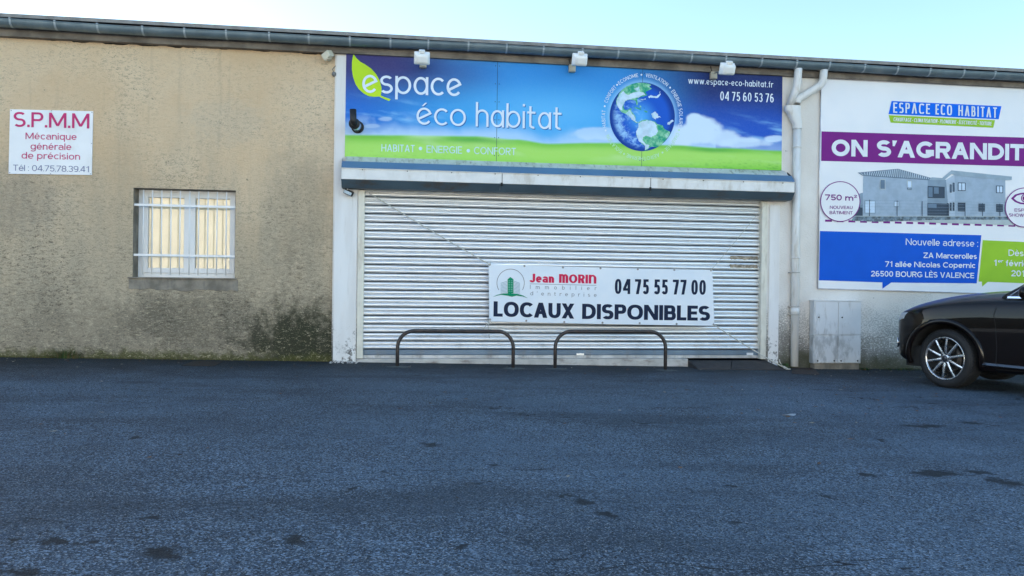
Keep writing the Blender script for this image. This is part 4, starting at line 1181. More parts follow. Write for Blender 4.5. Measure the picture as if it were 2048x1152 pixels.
# cloth with slightly scalloped edges
mb = MB()
def kpx(u, v):
    x = (kc[0][0] + (kc[1][0] - kc[0][0]) * u) * (1 - v) + (kc[3][0] + (kc[2][0] - kc[3][0]) * u) * v
    y = (kc[0][1] + (kc[1][1] - kc[0][1]) * u) * (1 - v) + (kc[3][1] + (kc[2][1] - kc[3][1]) * u) * v
    return x, y + .5 * math.sin(u * 19) * (1 - abs(2 * v - 1)) * 0 + 1.6 * math.sin(math.pi * u) * (.5 if v > .5 else .9)
N_ = 48
mb.grid([[P(*kpx(i / N_, j / 8), ko) for i in range(N_ + 1)] for j in range(9)], 0, True)
mb.grid([[P(*kpx(i / N_, j / 8), ko - .003) for i in range(N_ + 1)] for j in range(9)], 0, True)
kid(mb, 'cloth', M_BAN, ka)
M_EYE = mat('eyelet_brass', (.35, .35, .36), .35, metal=.9)
for x, y in ((150, 110), (413, 121), (705, 132), (990, 138), (1273, 146), (1550, 151), (1828, 154), (152, 527), (427, 537), (715, 546), (1005, 552), (1287, 555), (1567, 561), (1848, 564)):
    mb = MB()
    q = P(*b6([(x, y)])[0], ko + .001)
    mb.lathe([(.006, -.001), (.013, -.004), (.017, -.001)], 14, 0, Matrix.Translation(q)); pdisc(mb, *b6([(x, y)])[0], .9, .9, 1, ko + .002, 10)
    kid(mb, 'eyelet', [M_EYE, M_DARK], ka)
mb = MB()
k1 = ko + .002
pring(mb, *b6([(308, 250)])[0], 27.8, 28.2, .9, 3, k1, 56, 150, 390)
def kp(pts, m, o=0): ppoly(mb, b6(pts), m, k1 + .0018 * o)
kp([(285, 222), (306, 205), (330, 222), (330, 328), (285, 328)], 0, 1)
for i in range(7):
    for j_ in range(2): kp([(290 + 20 * j_, 232 + 13 * i), (304 + 20 * j_, 232 + 13 * i), (304 + 20 * j_, 236 + 13 * i), (290 + 20 * j_, 236 + 13 * i)], 2, 2)
for i in range(9):
    y = 246 + 9.4 * i
    kp([(232 + 2 * (i % 2), y + 5), (282, y - 12 + i * 1.3), (282, y - 8 + i * 1.3), (232, y + 9)], 1, 1)
    kp([(333, y - 12 + i * 1.3), (380, y + 5), (380, y + 9), (333, y - 8 + i * 1.3)], 1, 1)
kp([(172, 357), (205, 340), (250, 330), (305, 328), (360, 332), (405, 346), (440, 367), (400, 352), (352, 346), (318, 355), (285, 347), (240, 340), (205, 346)], 0, 2)
kid(mb, 'emblem', [INK['green'], flat('ink_tower_grey', (.28, .40, .46)), flat('ink_pale_mint', (.25, .50, .42)), flat('ink_ring_brown', (.10, .07, .07))], ka)
mb = MB()
bau = dict(n=2.0, xh=.72, arch=True, wh=.62, asc=1)
L6 = lambda x, y: b6([(x, y)])[0]
text(mb, 'Jean', L6(455, 246), L6(638, 249), 17.6, .29, 0, k1, bau, .08)
text(mb, 'MORIN', L6(675, 249), L6(958, 255), 17.6, .30, 0, k1, bau, .08)
ppoly(mb, [L6(455, 255), L6(958, 267), L6(958, 270), L6(455, 258)], 1, k1)
text(mb, 'Immobilier', L6(455, 295), L6(958, 305), 8, .12, 1, k1, dict(xh=.72, cond=.85), 1.35)
text(mb, 'd’entreprise', L6(457, 343), L6(960, 356), 8, .12, 1, k1, dict(xh=.72, cond=.85), .98)
text(mb, '04 75 55 77 00', L6(1098, 333), L6(1788, 340), 30, .185, 2, k1, dict(n=2.5, cond=.8, wh=.9), .11)
text(mb, 'LOCAUX', L6(178, 504), L6(790, 521), 30.4, .27, 2, k1, dict(GRO, n=2.3, wh=.76), .07)
text(mb, 'DISPONIBLES', L6(850, 523), L6(1820, 537), 30.4, .27, 2, k1, dict(GRO, n=2.3, wh=.76), .07)
kid(mb, 'lettering', [INK['crim'], INK['grey'], INK['navy']], ka)

# ropes
M_ROPE = mat('pale_rope', (.62, .60, .54), .8, var=.25, vscale=60, bump=.6, bscale=220)
def rope(label, pts, r, extra=()):
    mb = MB()
    mb.tube(pts, r, 8)
    for e, er in extra: mb.tube(e, er, 7)
    o = mb.build('rope', M_ROPE); tag(o, label, 'rope', 'ropes holding the banner'); return o
def sagl(a, b, d, k=14): return [a.lerp(b, i / k) + Vector((0, 0, -d * 4 * (i / k) * (1 - i / k))) for i in range(k + 1)]
e0 = L6(150, 110); a = P(*e0, ko + .006)
rope('thin white rope from the shutter box down to the banner corner nearest the emblem', sagl(P(738, 386, .07), a, .012), .008, [([P(974, 524, ko + .012), P(977, 529, ko + .018), P(981, 526, ko + .01)], .009)])
e0 = L6(1828, 153); b = P(*e0, ko + .006)
rope('very thin cord running steeply from the banner phone number side up to the guide rail', sagl(P(1529, 411, .07), b, .01), .0042)
kn = G(1567, 738.5) + Vector((0, 0, .03))
c = P(*L6(1848, 564), ko + .006)
o = rope('thick rope stretched from the banner down to the ground plate, knotted with loose ends', sagl(c, kn, .02), .0095,
     [(sagl(kn, kn + Vector((.06, -.02, -.02)), -.01, 4), .008), ([kn + Vector((-.02, 0, .02)), kn + Vector((-.07, -.01, .09)), kn + Vector((-.075, -.012, .125))], .0075), ([kn, kn + Vector((.03, -.03, -.025)), kn + Vector((.10, -.04, -.022))], .0075),
      ([kn + Vector((-.015, -.01, .012)), kn + Vector((.0, -.02, -.012)), kn + Vector((.015, -.01, .012)), kn + Vector((-.015, .0, .015))], .011)])
a = P(978.5, 640, ko + .008)
rope('short loose rope ends hanging under the banner corner in front of the hoop', [a, P(974, 648, ko + .02), P(968, 657, ko + .02), P(964.5, 664, ko + .015)], .006,
     [([a, P(977, 650, ko + .03), P(977, 662, ko + .02), P(979, 676, ko + .012)], .006), ([a, P(983, 645, ko + .03), P(987, 648, ko + .02)], .005)])

# flue elbow through the billboard
ve = empty('flue_pipe', P(715, 255, bo), 'black elbow flue pipe sticking out of the billboard beside the pilaster', 'pipe')
A_, B_ = P(715.5, 254.5, bo), P(708.5, 247.0, .36)
ax = (B_ - A_).normalized()
def along(mb, prof, m=0, seg=26):
    q = ax.to_track_quat('Y', 'Z').to_matrix().to_4x4()
    mb.lathe(prof, seg, m, Matrix.Translation(A_) @ q)
L_ = (B_ - A_).length
mb = MB(); along(mb, [(.05, .0), (.092, .001), (.092, .02), (.076, .022), (.07, .02)]); kid(mb, 'wall_flange', M_BLACK, ve)
mb = MB(); along(mb, [(.068, .02), (.068, L_ - .02)]); kid(mb, 'sleeve', mat('polished_sleeve', (.75, .78, .76), .18, metal=1), ve)
mb = MB(); along(mb, [(.06, L_ - .03), (.078, L_ - .028), (.080, L_), (.074, L_ + .012), (.0, L_ + .014)])
t_ = P(706.5, 221, .36)
mb.tube(bend([B_ + ax * -.01, B_ + ax * .07 + Vector((0, 0, .01)), Vector((t_.x, B_.y - .06, t_.z))], 8), .047, 18)
kid(mb, 'elbow', M_BLACK, ve)

# floodlights over the billboard
M_LAMP = mat('white_lamp_paint', (.82, .82, .80), .35, var=.03)
M_BEIGE = mat('aged_plastic', (.55, .48, .36), .5, var=.1)
M_LENS = mat('lamp_lens', (.35, .38, .40), .1, var=.05)
def floodlight(mx, my, lx, ly, label):
    base = P(mx, my, bo)
    lamp = P(lx, ly, .60)
    root = empty('floodlight', base, label, 'floodlight', 'floodlights over the billboard')
    mb = MB()
    mb.box((base.x - .05, -bo - .075, base.z - .055), (base.x + .05, -bo - .001, base.z + .055), bev=.008)
    mb.box((base.x - .032, -bo - .085, base.z - .045), (base.x + .032, -bo - .075, base.z + .05), bev=.006)
    kid(mb, 'junction_box', M_BEIGE, root)
    mb = MB()
    mb.tube([(base.x, -bo - .07, base.z + .03), (base.x + .01, -.32, lamp.z + .05), (lamp.x, -.54, lamp.z + .02)], .011, 10)
    mb.tube([(base.x - .03, -bo - .04, base.z + .05), (base.x - .05, -bo - .05, base.z + .14), (base.x - .04, -.07, zf0 + .05)], .007, 6, 1)
    kid(mb, 'arm', [mat('grey_arm', (.4, .4, .4), .4, metal=.6), M_BLACK], root)
    # hood: closed shell, wide open mouth turned back towards the board
    tilt = Matrix.Translation(lamp) @ Matrix.Rotation(R(24), 4, 'X')
    def rr(w, h, y, rc=.022, zc=0.0):
        pts = []
        for cx, cz, a0 in ((w / 2 - rc, h / 2 - rc, 0), (-w / 2 + rc, h / 2 - rc, 90), (-w / 2 + rc, -h / 2 + rc, 180), (w / 2 - rc, -h / 2 + rc, 270)):
            pts += [tilt @ Vector((cx + rc * math.cos(R(a0 + 30 * i)), y, zc + cz + rc * math.sin(R(a0 + 30 * i)))) for i in range(4)]
        return pts
    mb = MB()
    mb.grid([rr(.10, .07, -.075, .02), rr(.165, .125, -.068, .03), rr(.19, .15, -.045, .03), rr(.212, .168, .045, .015), rr(.222, .178, .05, .015), rr(.222, .178, .066, .015), rr(.20, .155, .066, .012), rr(.19, .145, .02, .012)], 0, True, True)
    mb.poly(rr(.10, .07, -.075, .02), 0)
    kid(mb, 'hood', M_LAMP, root)
    mb = MB(); mb.poly(rr(.19, .145, .05, .012)); kid(mb, 'lens', M_LENS, root)
    mb = MB(); mb.box((-.045, -.05, .078), (.04, .02, .125), bev=.007, mtx=tilt); mb.box((-.03, -.055, .083), (.03, -.05, .12), bev=.003, mtx=tilt); kid(mb, 'terminal_box', M_LAMP, root)
floodlight(846, 130, 844, 117.5, 'white floodlight over the billboard lettering, closest to the leaf emblem')
floodlight(1143, 138.5, 1160.5, 120.5, 'white floodlight on an arm just above the globe side of the billboard middle seam')
floodlight(1425, 152.5, 1456, 139, 'white floodlight on an arm above the web address on the billboard')

# small lamp under the eaves at the wall joint, and the spot under the shutter box
q = P(657, 110, .12)
root = empty('eaves_lamp', q, 'small boxy white lamp fixed under the eaves where tan wall meets pilaster', 'lamp')
mt_ = Matrix.Translation(q) @ Matrix.Rotation(R(-32), 4, 'Y') @ Matrix.Rotation(R(-30), 4, 'Z')
mb = MB(); mb.box((-.075, -.07, -.045), (.055, .06, .05), bev=.012, mtx=mt_); kid(mb, 'housing', mat('yellowed_white', (.66, .62, .50), .5, var=.06), root)
mb = MB(); mb.box((-.06, -.08, -.066), (.0, .05, -.045), bev=.006, mtx=mt_); mb.tube([q + Vector((.03, .02, .02)), q + Vector((.09, .10, .05))], .014, 8); kid(mb, 'bracket', M_BEIGE, root)
mb = MB()
q2 = P(668, 148, .03)
mb.lathe([(.0, -.03), (.028, -.03), (.034, 0), (.034, .02)], 16, 0, Matrix.Translation(q2)); mb.tube([q2 + Vector((0, -.01, .02)), q2 + Vector((-.02, -.03, .06)), q2 + Vector((.02, .0, .12))], .006, 6)
tag(mb.build('cable_gland', mat('grey_gland', (.2, .2, .2), .6)), 'small dark cable fitting at the top edge of the pilaster beside the tan wall', 'fitting')
q = P(696.5, 385, .12)
root = empty('spot_lamp', q, 'small glass fronted spot lamp hanging under the end of the shutter box', 'lamp')
mt_ = Matrix.Translation(q) @ Matrix.Rotation(R(24), 4, 'Y') @ Matrix.Rotation(R(20), 4, 'X')
mb = MB(); mb.box((-.065, -.03, -.032), (.075, .04, .035), bev=.01, mtx=mt_); kid(mb, 'housing', M_BLACK, root)
mb = MB(); mb.box((-.06, -.036, -.02), (.055, -.0305, .026), bev=.002, mtx=mt_); kid(mb, 'lens', mat('pale_lens', (.55, .65, .72), .12, var=.05), root)
mb = MB(); mb.tube([q + Vector((-.03, 0, .02)), q + Vector((-.045, .03, .06)), q + Vector((-.04, .05, zE - q.z))], .011, 8); mb.box((q.x - .02, q.y - .02, q.z + .04), (q.x + .0, q.y, q.z + .075), bev=.004); kid(mb, 'bracket', M_PVC, root)

# utility cabinet
ux0, ux1 = P(1628.5, 670, .19).x, P(1723, 670, .19).x
uz1, uzm, uz0 = P(1675, 602.5, .19).z, P(1675, 670.3, .19).z, P(1675, 727, .19).z
n = NT('weathered_cabinet')
v = n.co(); s = n.sep(v)
col = n.mix(n.ramp(n.noise(v, 2.5, 4), .35, .7), (.62, .63, .64), (.69, .70, .71))
dd = n.ma('ADD', n.noise(n.mp(v, (2.2, 2, 1.1), (1, 0, 3)), 2.8, 5, .6), n.ma('MULTIPLY', n.ramp(s[2], .95, .1), .14))
col = n.mix(n.ma('MULTIPLY', n.ramp(dd, .57, .72), .5), col, (.20, .205, .20))
col = n.mix(n.ma('MULTIPLY', n.ramp(n.noise(n.mp(v, (5, 5, .8), (4, 0, 1)), 3, 5, .6), .58, .72), .5), col, (.30, .28, .25))
M_CAB = n.fin(col, .6, spec=.3)
root = empty('utility_cabinet', (0.5 * (ux0 + ux1), -.19, uz0 - .04), 'grey stained twin utility cabinet against the white wall between the downpipe and the car', 'utility cabinet')
mb = MB()
mb.box((ux0, -.176, uz0), (ux1, WY - .002, uz1), bev=.006)
mb.box((ux0 - .012, -.183, uzm - .012), (ux1 + .008, WY - .004, uzm + .004), bev=.003)
mb.box((ux0 - .008, -.19, uz1), (ux1 + .008, WY - .002, uz1 + .012), bev=.004)
kid(mb, 'body', M_CAB, root)
mb = MB()
mb.box((ux0 + .02, -.165, uz0 - .3), (ux1 - .02, WY - .002, uz0 - .002), bev=.004)
kid(mb, 'plinth', M_CEM, root)
xm2 = (ux0 + ux1) / 2
for i, (a, b) in enumerate(((ux0 + .014, xm2 - .008), (xm2 + .008, ux1 - .010))):
    for zz0, zz1, up_ in ((uzm + .008, uz1 - .012, 1), (uz0 + .012, uzm - .016, 0)):
        mb = MB()
        mb.box((a, -.190, zz0), (b, -.1765, zz1), bev=.004)
        if not up_: mb.box((a + .02, -.1925, zz0 + .07), (b - .02, -.189, zz1 - .05), bev=.002)
        dr = kid(mb, 'door', M_CAB, root)
        mb = MB()
        if up_:
            z = P(1640, 634.5, .19).z
            mb.lathe([(.0, -.006), (.011, -.006), (.013, 0)], 14, 0, Matrix.Translation((a + .06, -.190, z)))
            if i: mb.build('lock', [M_BLACK, M_CAB], dr); mb = MB()
            if i: mb.lathe([(.026, -.001), (.034, -.003), (.036, 0)], 20, 1, Matrix.Translation((a + .125, -.1905, z - .115)))
        else:
            mb.lathe([(.0, -.005), (.011, -.005), (.014, 0)], 12, 0, Matrix.Translation((a + .05, -.190, zz0 + .03))); mb.build('lock', [M_BLACK, M_CAB], dr); mb = MB()
            mb.lathe([(.0, -.005), (.011, -.005), (.014, 0)], 12, 0, Matrix.Translation((b - .05, -.190, zz0 + .03)))
        c = mb.build('lock_cover' if up_ and i else 'lock', [M_BLACK, M_CAB], dr)
root_cab = root

# bicycle hoops
M_HOOP = mat('brown_painted_steel', (.050, .043, .042), .45, metal=.3, var=.25, vscale=8, stain=(.10, .055, .035), sscale=(6, 6, 6))
def hoop(xl, xr, yb, yt, label):
    off = .66
    a, b = P(xl, yb, off), P(xr, yb, off)
    zt = P((xl + xr) / 2, yt, off).z
    w_ = b.x - a.x; rad = .235
    loc = Vector(((a.x + b.x) / 2, -off, gz((a.x + b.x) / 2)))
    h = zt - loc.z
    root = empty('bike_hoop', loc, label, 'bicycle stand', 'low steel hoops in front of the shutter')
    pts = [(-w_ / 2, 0, -.2), (-w_ / 2, 0, h - rad)]
    pts += [(-w_ / 2 + rad - rad * math.cos(R(t)), 0, h - rad + rad * math.sin(R(t))) for t in range(8, 91, 9)]
    pts += [(w_ / 2 - rad + rad * math.sin(R(t)), 0, h - rad + rad * math.cos(R(t))) for t in range(0, 90, 9)]
    pts += [(w_ / 2, 0, h - rad), (w_ / 2, 0, -.2)]
    mb = MB(); mb.tube(pts, .026, 14); mb.build('tube', M_HOOP, root)
    for s_ in (-1, 1):
        mb = MB()
        ring_ = []
        for r_, z in ((.03, .012), (.07, .010), (.13, .004), (.19, -.004)):
            ring_.append([(s_ * w_ / 2 + r_ * (1 + .25 * mnoise.noise(Vector((t, s_ * 3, r_)))) * math.cos(t), r_ * (.8 + .25 * mnoise.noise(Vector((t, 5, s_)))) * math.sin(t), z + gz(loc.x + s_ * w_ / 2) - loc.z) for t in [2 * math.pi * i / 20 for i in range(20)]])
        mb.grid(ring_, 0, True, True); mb.build('footing', M_FOOT, root)
M_FOOT = mat('cement_collar', (.075, .085, .085), .9, var=.3, vscale=14, bump=.4, bscale=70)
hoop(794.5, 1026, 738, 662, 'brown steel hoop standing in front of the shutter, on the window side of the other')
hoop(1110, 1330.5, 738.5, 663, 'brown steel hoop standing in front of the shutter, on the car side of the other')

# ramp plates and drain cover
M_PLATE = mat('black_rubber_plate', (.022, .021, .024), .6, var=.3, vscale=6, bump=.3, bscale=50, stain=(.05, .045, .04))
zr = zt_ - .004
cp = [P(1377, 721, .06), P(1531, 720, .06), G(1571, 741), G(1396, 739)]
mid0, mid1 = cp[0].lerp(cp[1], .56), cp[3].lerp(cp[2], .37)
def plate(q, label):
    mb = MB()
    t = [Vector((p.x, p.y, (zr - .02 if i < 2 else gz(p.x) + .012))) for i, p in enumerate(q)]
    b_ = [Vector((p.x, p.y, gz(p.x) - .02)) for p in q]
    mb.poly(t)
    for i in range(4): mb.poly([t[i], t[(i + 1) % 4], b_[(i + 1) % 4], b_[i]])
    tag(mb.build('ramp_plate', M_PLATE), label, 'ramp', 'black ramp plates at the door sill')
gap = Vector((.006, 0, 0))
plate([cp[0], mid0 - gap, mid1 - gap, cp[3]], 'black ramp plate lying against the end of the pale door sill')
plate([mid0 + gap, cp[1], cp[2], mid1 + gap], 'black ramp plate with the rope knot at its corner')
mb = MB()
cc = [G(363, 731.5), G(428, 732.3), G(446, 723.5), G(388, 722.5)]
mb.poly([p + Vector((0, 0, .006)) for p in cc])
for i in range(4): mb.poly([cc[i] + Vector((0, 0, .006)), cc[(i + 1) % 4] + Vector((0, 0, .006)), cc[(i + 1) % 4] - Vector((0, 0, .03)), cc[i] - Vector((0, 0, .03))])
tag(mb.build('drain_cover', mat('rusty_iron', (.02, .015, .013), .75, var=.3, vscale=20, bump=.5, bscale=60)), 'flat rusty iron drain cover in the asphalt below the window', 'drain cover')
mb = MB()
cc = [G(1583, 747), G(1640, 750), G(1625, 733.5), G(1585, 734)]
mb.poly([p + Vector((0, 0, .005)) for p in cc])
for i in range(4): mb.poly([cc[i] + Vector((0, 0, .005)), cc[(i + 1) % 4] + Vector((0, 0, .005)), cc[(i + 1) % 4] - Vector((0, 0, .03)), cc[i] - Vector((0, 0, .03))])
tag(mb.build('drain_cover', mat('rusty_iron_red', (.03, .018, .015), .75, var=.3, vscale=20, bump=.5, bscale=60)), 'reddish rusty iron cover in the asphalt at the foot of the downpipe', 'drain cover')
# ------------------------------------------------------------------ car
n = NT('dark_brown_paint')
M_PAINT = n.fin(n.mix(n.noise(n.co(), 400, 2), (.0045, .0026, .0022), (.007, .004, .0034)), .35, 0.0, 0.55, .08)
n.b.inputs['Coat Roughness'].default_value = .03
M_TRIMB = mat('black_trim', (.012, .012, .013), .5, var=.1)
M_ARCH = mat('arch_liner', (.008, .008, .008), .9)
M_CHROME = mat('chrome', (.85, .86, .88), .12, metal=1.0, var=.03)
M_ALLOY = mat('alloy', (.62, .62, .63), .28, metal=.95, var=.05)
M_ALLOYD = mat('alloy_dark', (.10, .10, .11), .4, metal=.8, var=.05)  # darker alloy of the hub caps
M_TYRE = mat('tyre_rubber', (.014, .014, .015), .75, var=.15, bump=.3, bscale=90)
M_AUTOG = mat('dark_car_glass', (.012, .015, .018), .03, var=.02)
M_LIGHT = mat('headlight_glass', (.35, .38, .42), .06, var=.2, vscale=20)
wc = G(1888.5, 775.5)
fwdc = -rt0 * math.cos(R(52)) + Vector((fwd.x, fwd.y, 0)) * math.sin(R(52))
CYAW = math.atan2(fwdc.y, fwdc.x)
S = 1.04
# wheel centre track half width .80 ; put the near front contact where the photograph has it
car = empty('parked_car', (0, 0, 0), 'dark brown suv with silver ten-spoke wheels, parked facing the white wall', 'car', rz=CYAW)
car.scale = (S, S, S)
loc = Vector((wc.x, wc.y, 0)) - (Matrix.Rotation(CYAW, 3, 'Z') @ Vector((0, .86, 0))) * S
car.location = (loc.x, loc.y, gz(wc.x) - .002)

def curve(tab, x):
    for (a, ya), (b, yb) in zip(tab, tab[1:]):
        if x <= b: return ya + (yb - ya) * ss(a, b, x) if False else ya + (yb - ya) * max(0, min(1, (x - a) / (b - a)))
    return tab[-1][1]
WID = [(-3.76, .62), (-3.70, .78), (-3.5, .885), (-3.1, .93), (-2.0, .935), (-.5, .935), (.1, .935), (.35, .92), (.52, .88), (.65, .81), (.75, .69), (.81, .50)]
ZB = [(-3.76, .50), (-3.55, .36), (-3.2, .25), (-.6, .215), (.3, .225), (.55, .28), (.81, .36)]
ZS = [(-3.76, 1.05), (-3.4, 1.11), (-2.5, 1.14), (-1.2, 1.11), (-.6, 1.095), (-.1, 1.065), (.3, 1.0), (.52, .95), (.65, .92), (.75, .885), (.81, .83)]
ZT = [(-3.76, 1.06), (-3.4, 1.12), (-2.5, 1.15), (-1.2, 1.17), (-.62, 1.235), (-.3, 1.22), (.1, 1.165), (.4, 1.085), (.58, 1.025), (.72, .955), (.81, .87)]
stn = [-3.76, -3.70, -3.5, -3.2, -2.81, -2.4, -1.9, -1.4, -.95, -.62, -.35, -.1, .1, .28, .42, .54, .64, .71, .77, .81]
rows = []
for x in stn:
    w, zb, zs, zt = curve(WID, x), curve(ZB, x), curve(ZS, x), curve(ZT, x)
    if x > .42: x = .42 + (x - .42) * .76
    hh = zs - zb
    half_ = [(0, zb), (w * .55, zb), (w * .90, zb + .01), (w * .975, zb + .07), (w * .985, zb + .16), (w * .992, zb + .36 * hh), (w, zb + .56 * hh), (w * .995, zb + .74 * hh), (w * .982, zb + .86 * hh), (w * .965, zs - .03), (w * .915, zs + .006), (w * .80, zs + .35 * (zt - zs)), (w * .5, zs + .86 * (zt - zs)), (0, zt)]
    full = half_ + [(-y, z) for y, z in reversed(half_[1:-1])]
    rows.append([(x, y, z) for y, z in full])
mb = MB(); mb.grid(rows, 0, True, True, True)
body = mb.build('body', [M_PAINT, M_ARCH], None)
sub = body.modifiers.new('smooth', 'SUBSURF'); sub.levels = sub.render_levels = 2
cut = MB()
for xw in (0.0, -2.82):
    for sy in (1, -1):
        cut.lathe([(.0, sy * .56), (.425, sy * .56), (.425, sy * 1.3), (.0, sy * 1.3)], 48, 1, Matrix.Translation((xw, 0, .385)))
cutter = cut.build('arch_cut', [M_PAINT, M_ARCH])
bo_ = body.modifiers.new('arches', 'BOOLEAN'); bo_.object = cutter; bo_.operation = 'DIFFERENCE'; bo_.solver = 'EXACT'
bpy.context.view_layer.update()
dg_ = bpy.context.evaluated_depsgraph_get()
ev = body.evaluated_get(dg_)
me2 = bpy.data.meshes.new_from_object(ev)
body.modifiers.clear()
bmB = bmesh.new(); bmB.from_mesh(me2)
bvh = BVHTree.FromBMesh(bmB); bmB.free()
body.data = me2
bpy.data.objects.remove(cutter)
body.parent = car
def sy_(x, z, d=.003):
    h = bvh.ray_cast(Vector((x, 2, z)), Vector((0, -1, 0)))
    return (h[0].y if h[0] else .93) + d
def sx_(y, z, d=.003):
    h = bvh.ray_cast(Vector((3, y, z)), Vector((-1, 0, 0)))
    return (h[0].x if h[0] else .88) + d
def side_strip(name, pts, wd, m, side=1, d=.0025, parent=None, lean=0.0):
    """a ribbon that hugs the body side along (x, z)"""
    mb = MB(); A, B = [], []
    fine = []
    for (a, b) in zip(pts, pts[1:]):
        for i in range(6): fine.append((a[0] + (b[0] - a[0]) * i / 6, a[1] + (b[1] - a[1]) * i / 6))
    fine.append(pts[-1])
    for i, (x, z) in enumerate(fine):
        q0, q1 = fine[max(0, i - 1)], fine[min(len(fine) - 1, i + 1)]
        dx, dz = q1[0] - q0[0], q1[1] - q0[1]; l = math.hypot(dx, dz) or 1
        nx, nz = -dz / l * wd / 2, dx / l * wd / 2
        A.append((x + nx, side * sy_(x + nx, z + nz, d - lean), z + nz)); B.append((x - nx, side * sy_(x - nx, z - nz, d + lean), z - nz))
    mb.grid([A, B], 0, True)
    mb.grid([A, [(p[0], p[1] - side * .012, p[2]) for p in A]], 0, True); mb.grid([B, [(p[0], p[1] - side * .012, p[2]) for p in B]], 0, True)
    return mb.build(name, m, parent or car)
for sd in (1, -1):
    side_strip('door_gap', [(-.60, .30), (-.615, .55), (-.60, .80), (-.575, .93), (-.60, 1.02)], .008, M_ARCH, sd, .0012)
    side_strip('door_gap', [(-1.68, .28), (-1.68, .8), (-1.66, 1.04)], .008, M_ARCH, sd, .0012)
    side_strip('door_gap', [(-.60, .285), (-1.68, .285), (-2.3, .30)], .008, M_ARCH, sd, .0012)
    side_strip('sill_trim', [(-.47, .345), (-1.2, .325), (-2.30, .315)], .024, M_CHROME, sd, .026, None, -.02)
    side_strip('sill_cladding', [(-.46, .272), (-1.2, .268), (-2.36, .27)], .08, M_TRIMB, sd, .006)
    side_strip('hood_gap', [(.62, .905), (.45, .95), (.1, 1.03), (-.3, 1.06), (-.58, 1.08)], .007, M_ARCH, sd, .001)
    for xw in (0.0, -2.82):                # flared arch lips
        mb = MB(); rws = []
        for r_, dy in ((.421, -.03), (.421, .010), (.430, .016), (.455, .016), (.478, .004), (.484, -.02)):
            row = []
            for t in range(-14, 195, 6):
                x, z = xw + r_ * math.cos(R(t)), .385 + r_ * math.sin(R(t))
                row.append((x, sd * (sy_(xw + .47 * math.cos(R(t)), max(.30, .385 + .47 * math.sin(R(t))), 0) + dy), z))
            rws.append(row)
        mb.grid(rws, 0, True); mb.build('arch_lip', M_PAINT, car)
# cabin: roof and pillars in paint, windows as panels on its sides
CAB = [(-.60, 1.09, .80, .80), (-.72, 1.14, .835, .78), (-1.12, 1.455, .845, .66), (-1.45, 1.585, .85, .625), (-1.9, 1.635, .85, .62), (-2.5, 1.62, .845, .61), (-3.0, 1.56, .835, .60), (-3.28, 1.44, .815, .615), (-3.55, 1.16, .79, .72), (-3.62, 1.09, .78, .76)]
CAB = [(x + .06, zt + .06, wb, wt) for x, zt, wb, wt in CAB]
rows = []
for x, zt, wb, wt in CAB:
    z0 = 1.06
    half_ = [(0, z0), (wb * 1.02, z0), (wb + (wt - wb) * .25, z0 + (zt - z0) * .30), (wb + (wt - wb) * .62, z0 + (zt - z0) * .68), (wt, zt - (zt - z0) * .09), (wt * .86, zt - .012), (wt * .45, zt), (0, zt + .004)]
    full = half_ + [(-y, z) for y, z in reversed(half_[1:-1])]
    rows.append([(x, y, z) for y, z in full])
mb = MB(); mb.grid(rows, 0, True, True, True)
cab = mb.build('cabin', M_PAINT, car)
sub = cab.modifiers.new('smooth', 'SUBSURF'); sub.levels = sub.render_levels = 2
bpy.context.view_layer.update()
me3 = bpy.data.meshes.new_from_object(cab.evaluated_get(bpy.context.evaluated_depsgraph_get()))
cab.modifiers.clear(); cab.data = me3
bmB = bmesh.new(); bmB.from_mesh(me3); bvc = BVHTree.FromBMesh(bmB); bmB.free()
def cy_(x, z, d):
    h = bvc.ray_cast(Vector((x, 2, z)), Vector((0, -1, 0)))
    if not h[0]: h = bvh.ray_cast(Vector((x, 2, z)), Vector((0, -1, 0)))
    return (h[0].y if h[0] else .7) + d
def panel(name, outline_top, outline_bot, m, sd, d, k=14, parent=None):
    mb = MB(); rws = []
    for j in range(7):
        t = j / 6
        rws.append([((a[0] + (b[0] - a[0]) * t), sd * cy_(a[0] + (b[0] - a[0]) * t, a[1] + (b[1] - a[1]) * t, d), a[1] + (b[1] - a[1]) * t) for a, b in zip(outline_bot, outline_top)])
    mb.grid(rws, 0, True)
    mb.grid([rws[0], [(p[0], p[1] - sd * .02, p[2]) for p in rws[0]]], 0, False); mb.grid([rws[-1], [(p[0], p[1] - sd * .02, p[2]) for p in rws[-1]]], 0, False)
    return mb.build(name, m, parent or car)
def interp(pts, k=14):
    out = []
    for i in range(k + 1):
        x = pts[0][0] + (pts[-1][0] - pts[0][0]) * i / k
        for (a, b) in zip(pts, pts[1:]):
            if a[0] >= x >= b[0]: out.append((x, a[1] + (b[1] - a[1]) * ((x - a[0]) / (b[0] - a[0])))); break
    return out
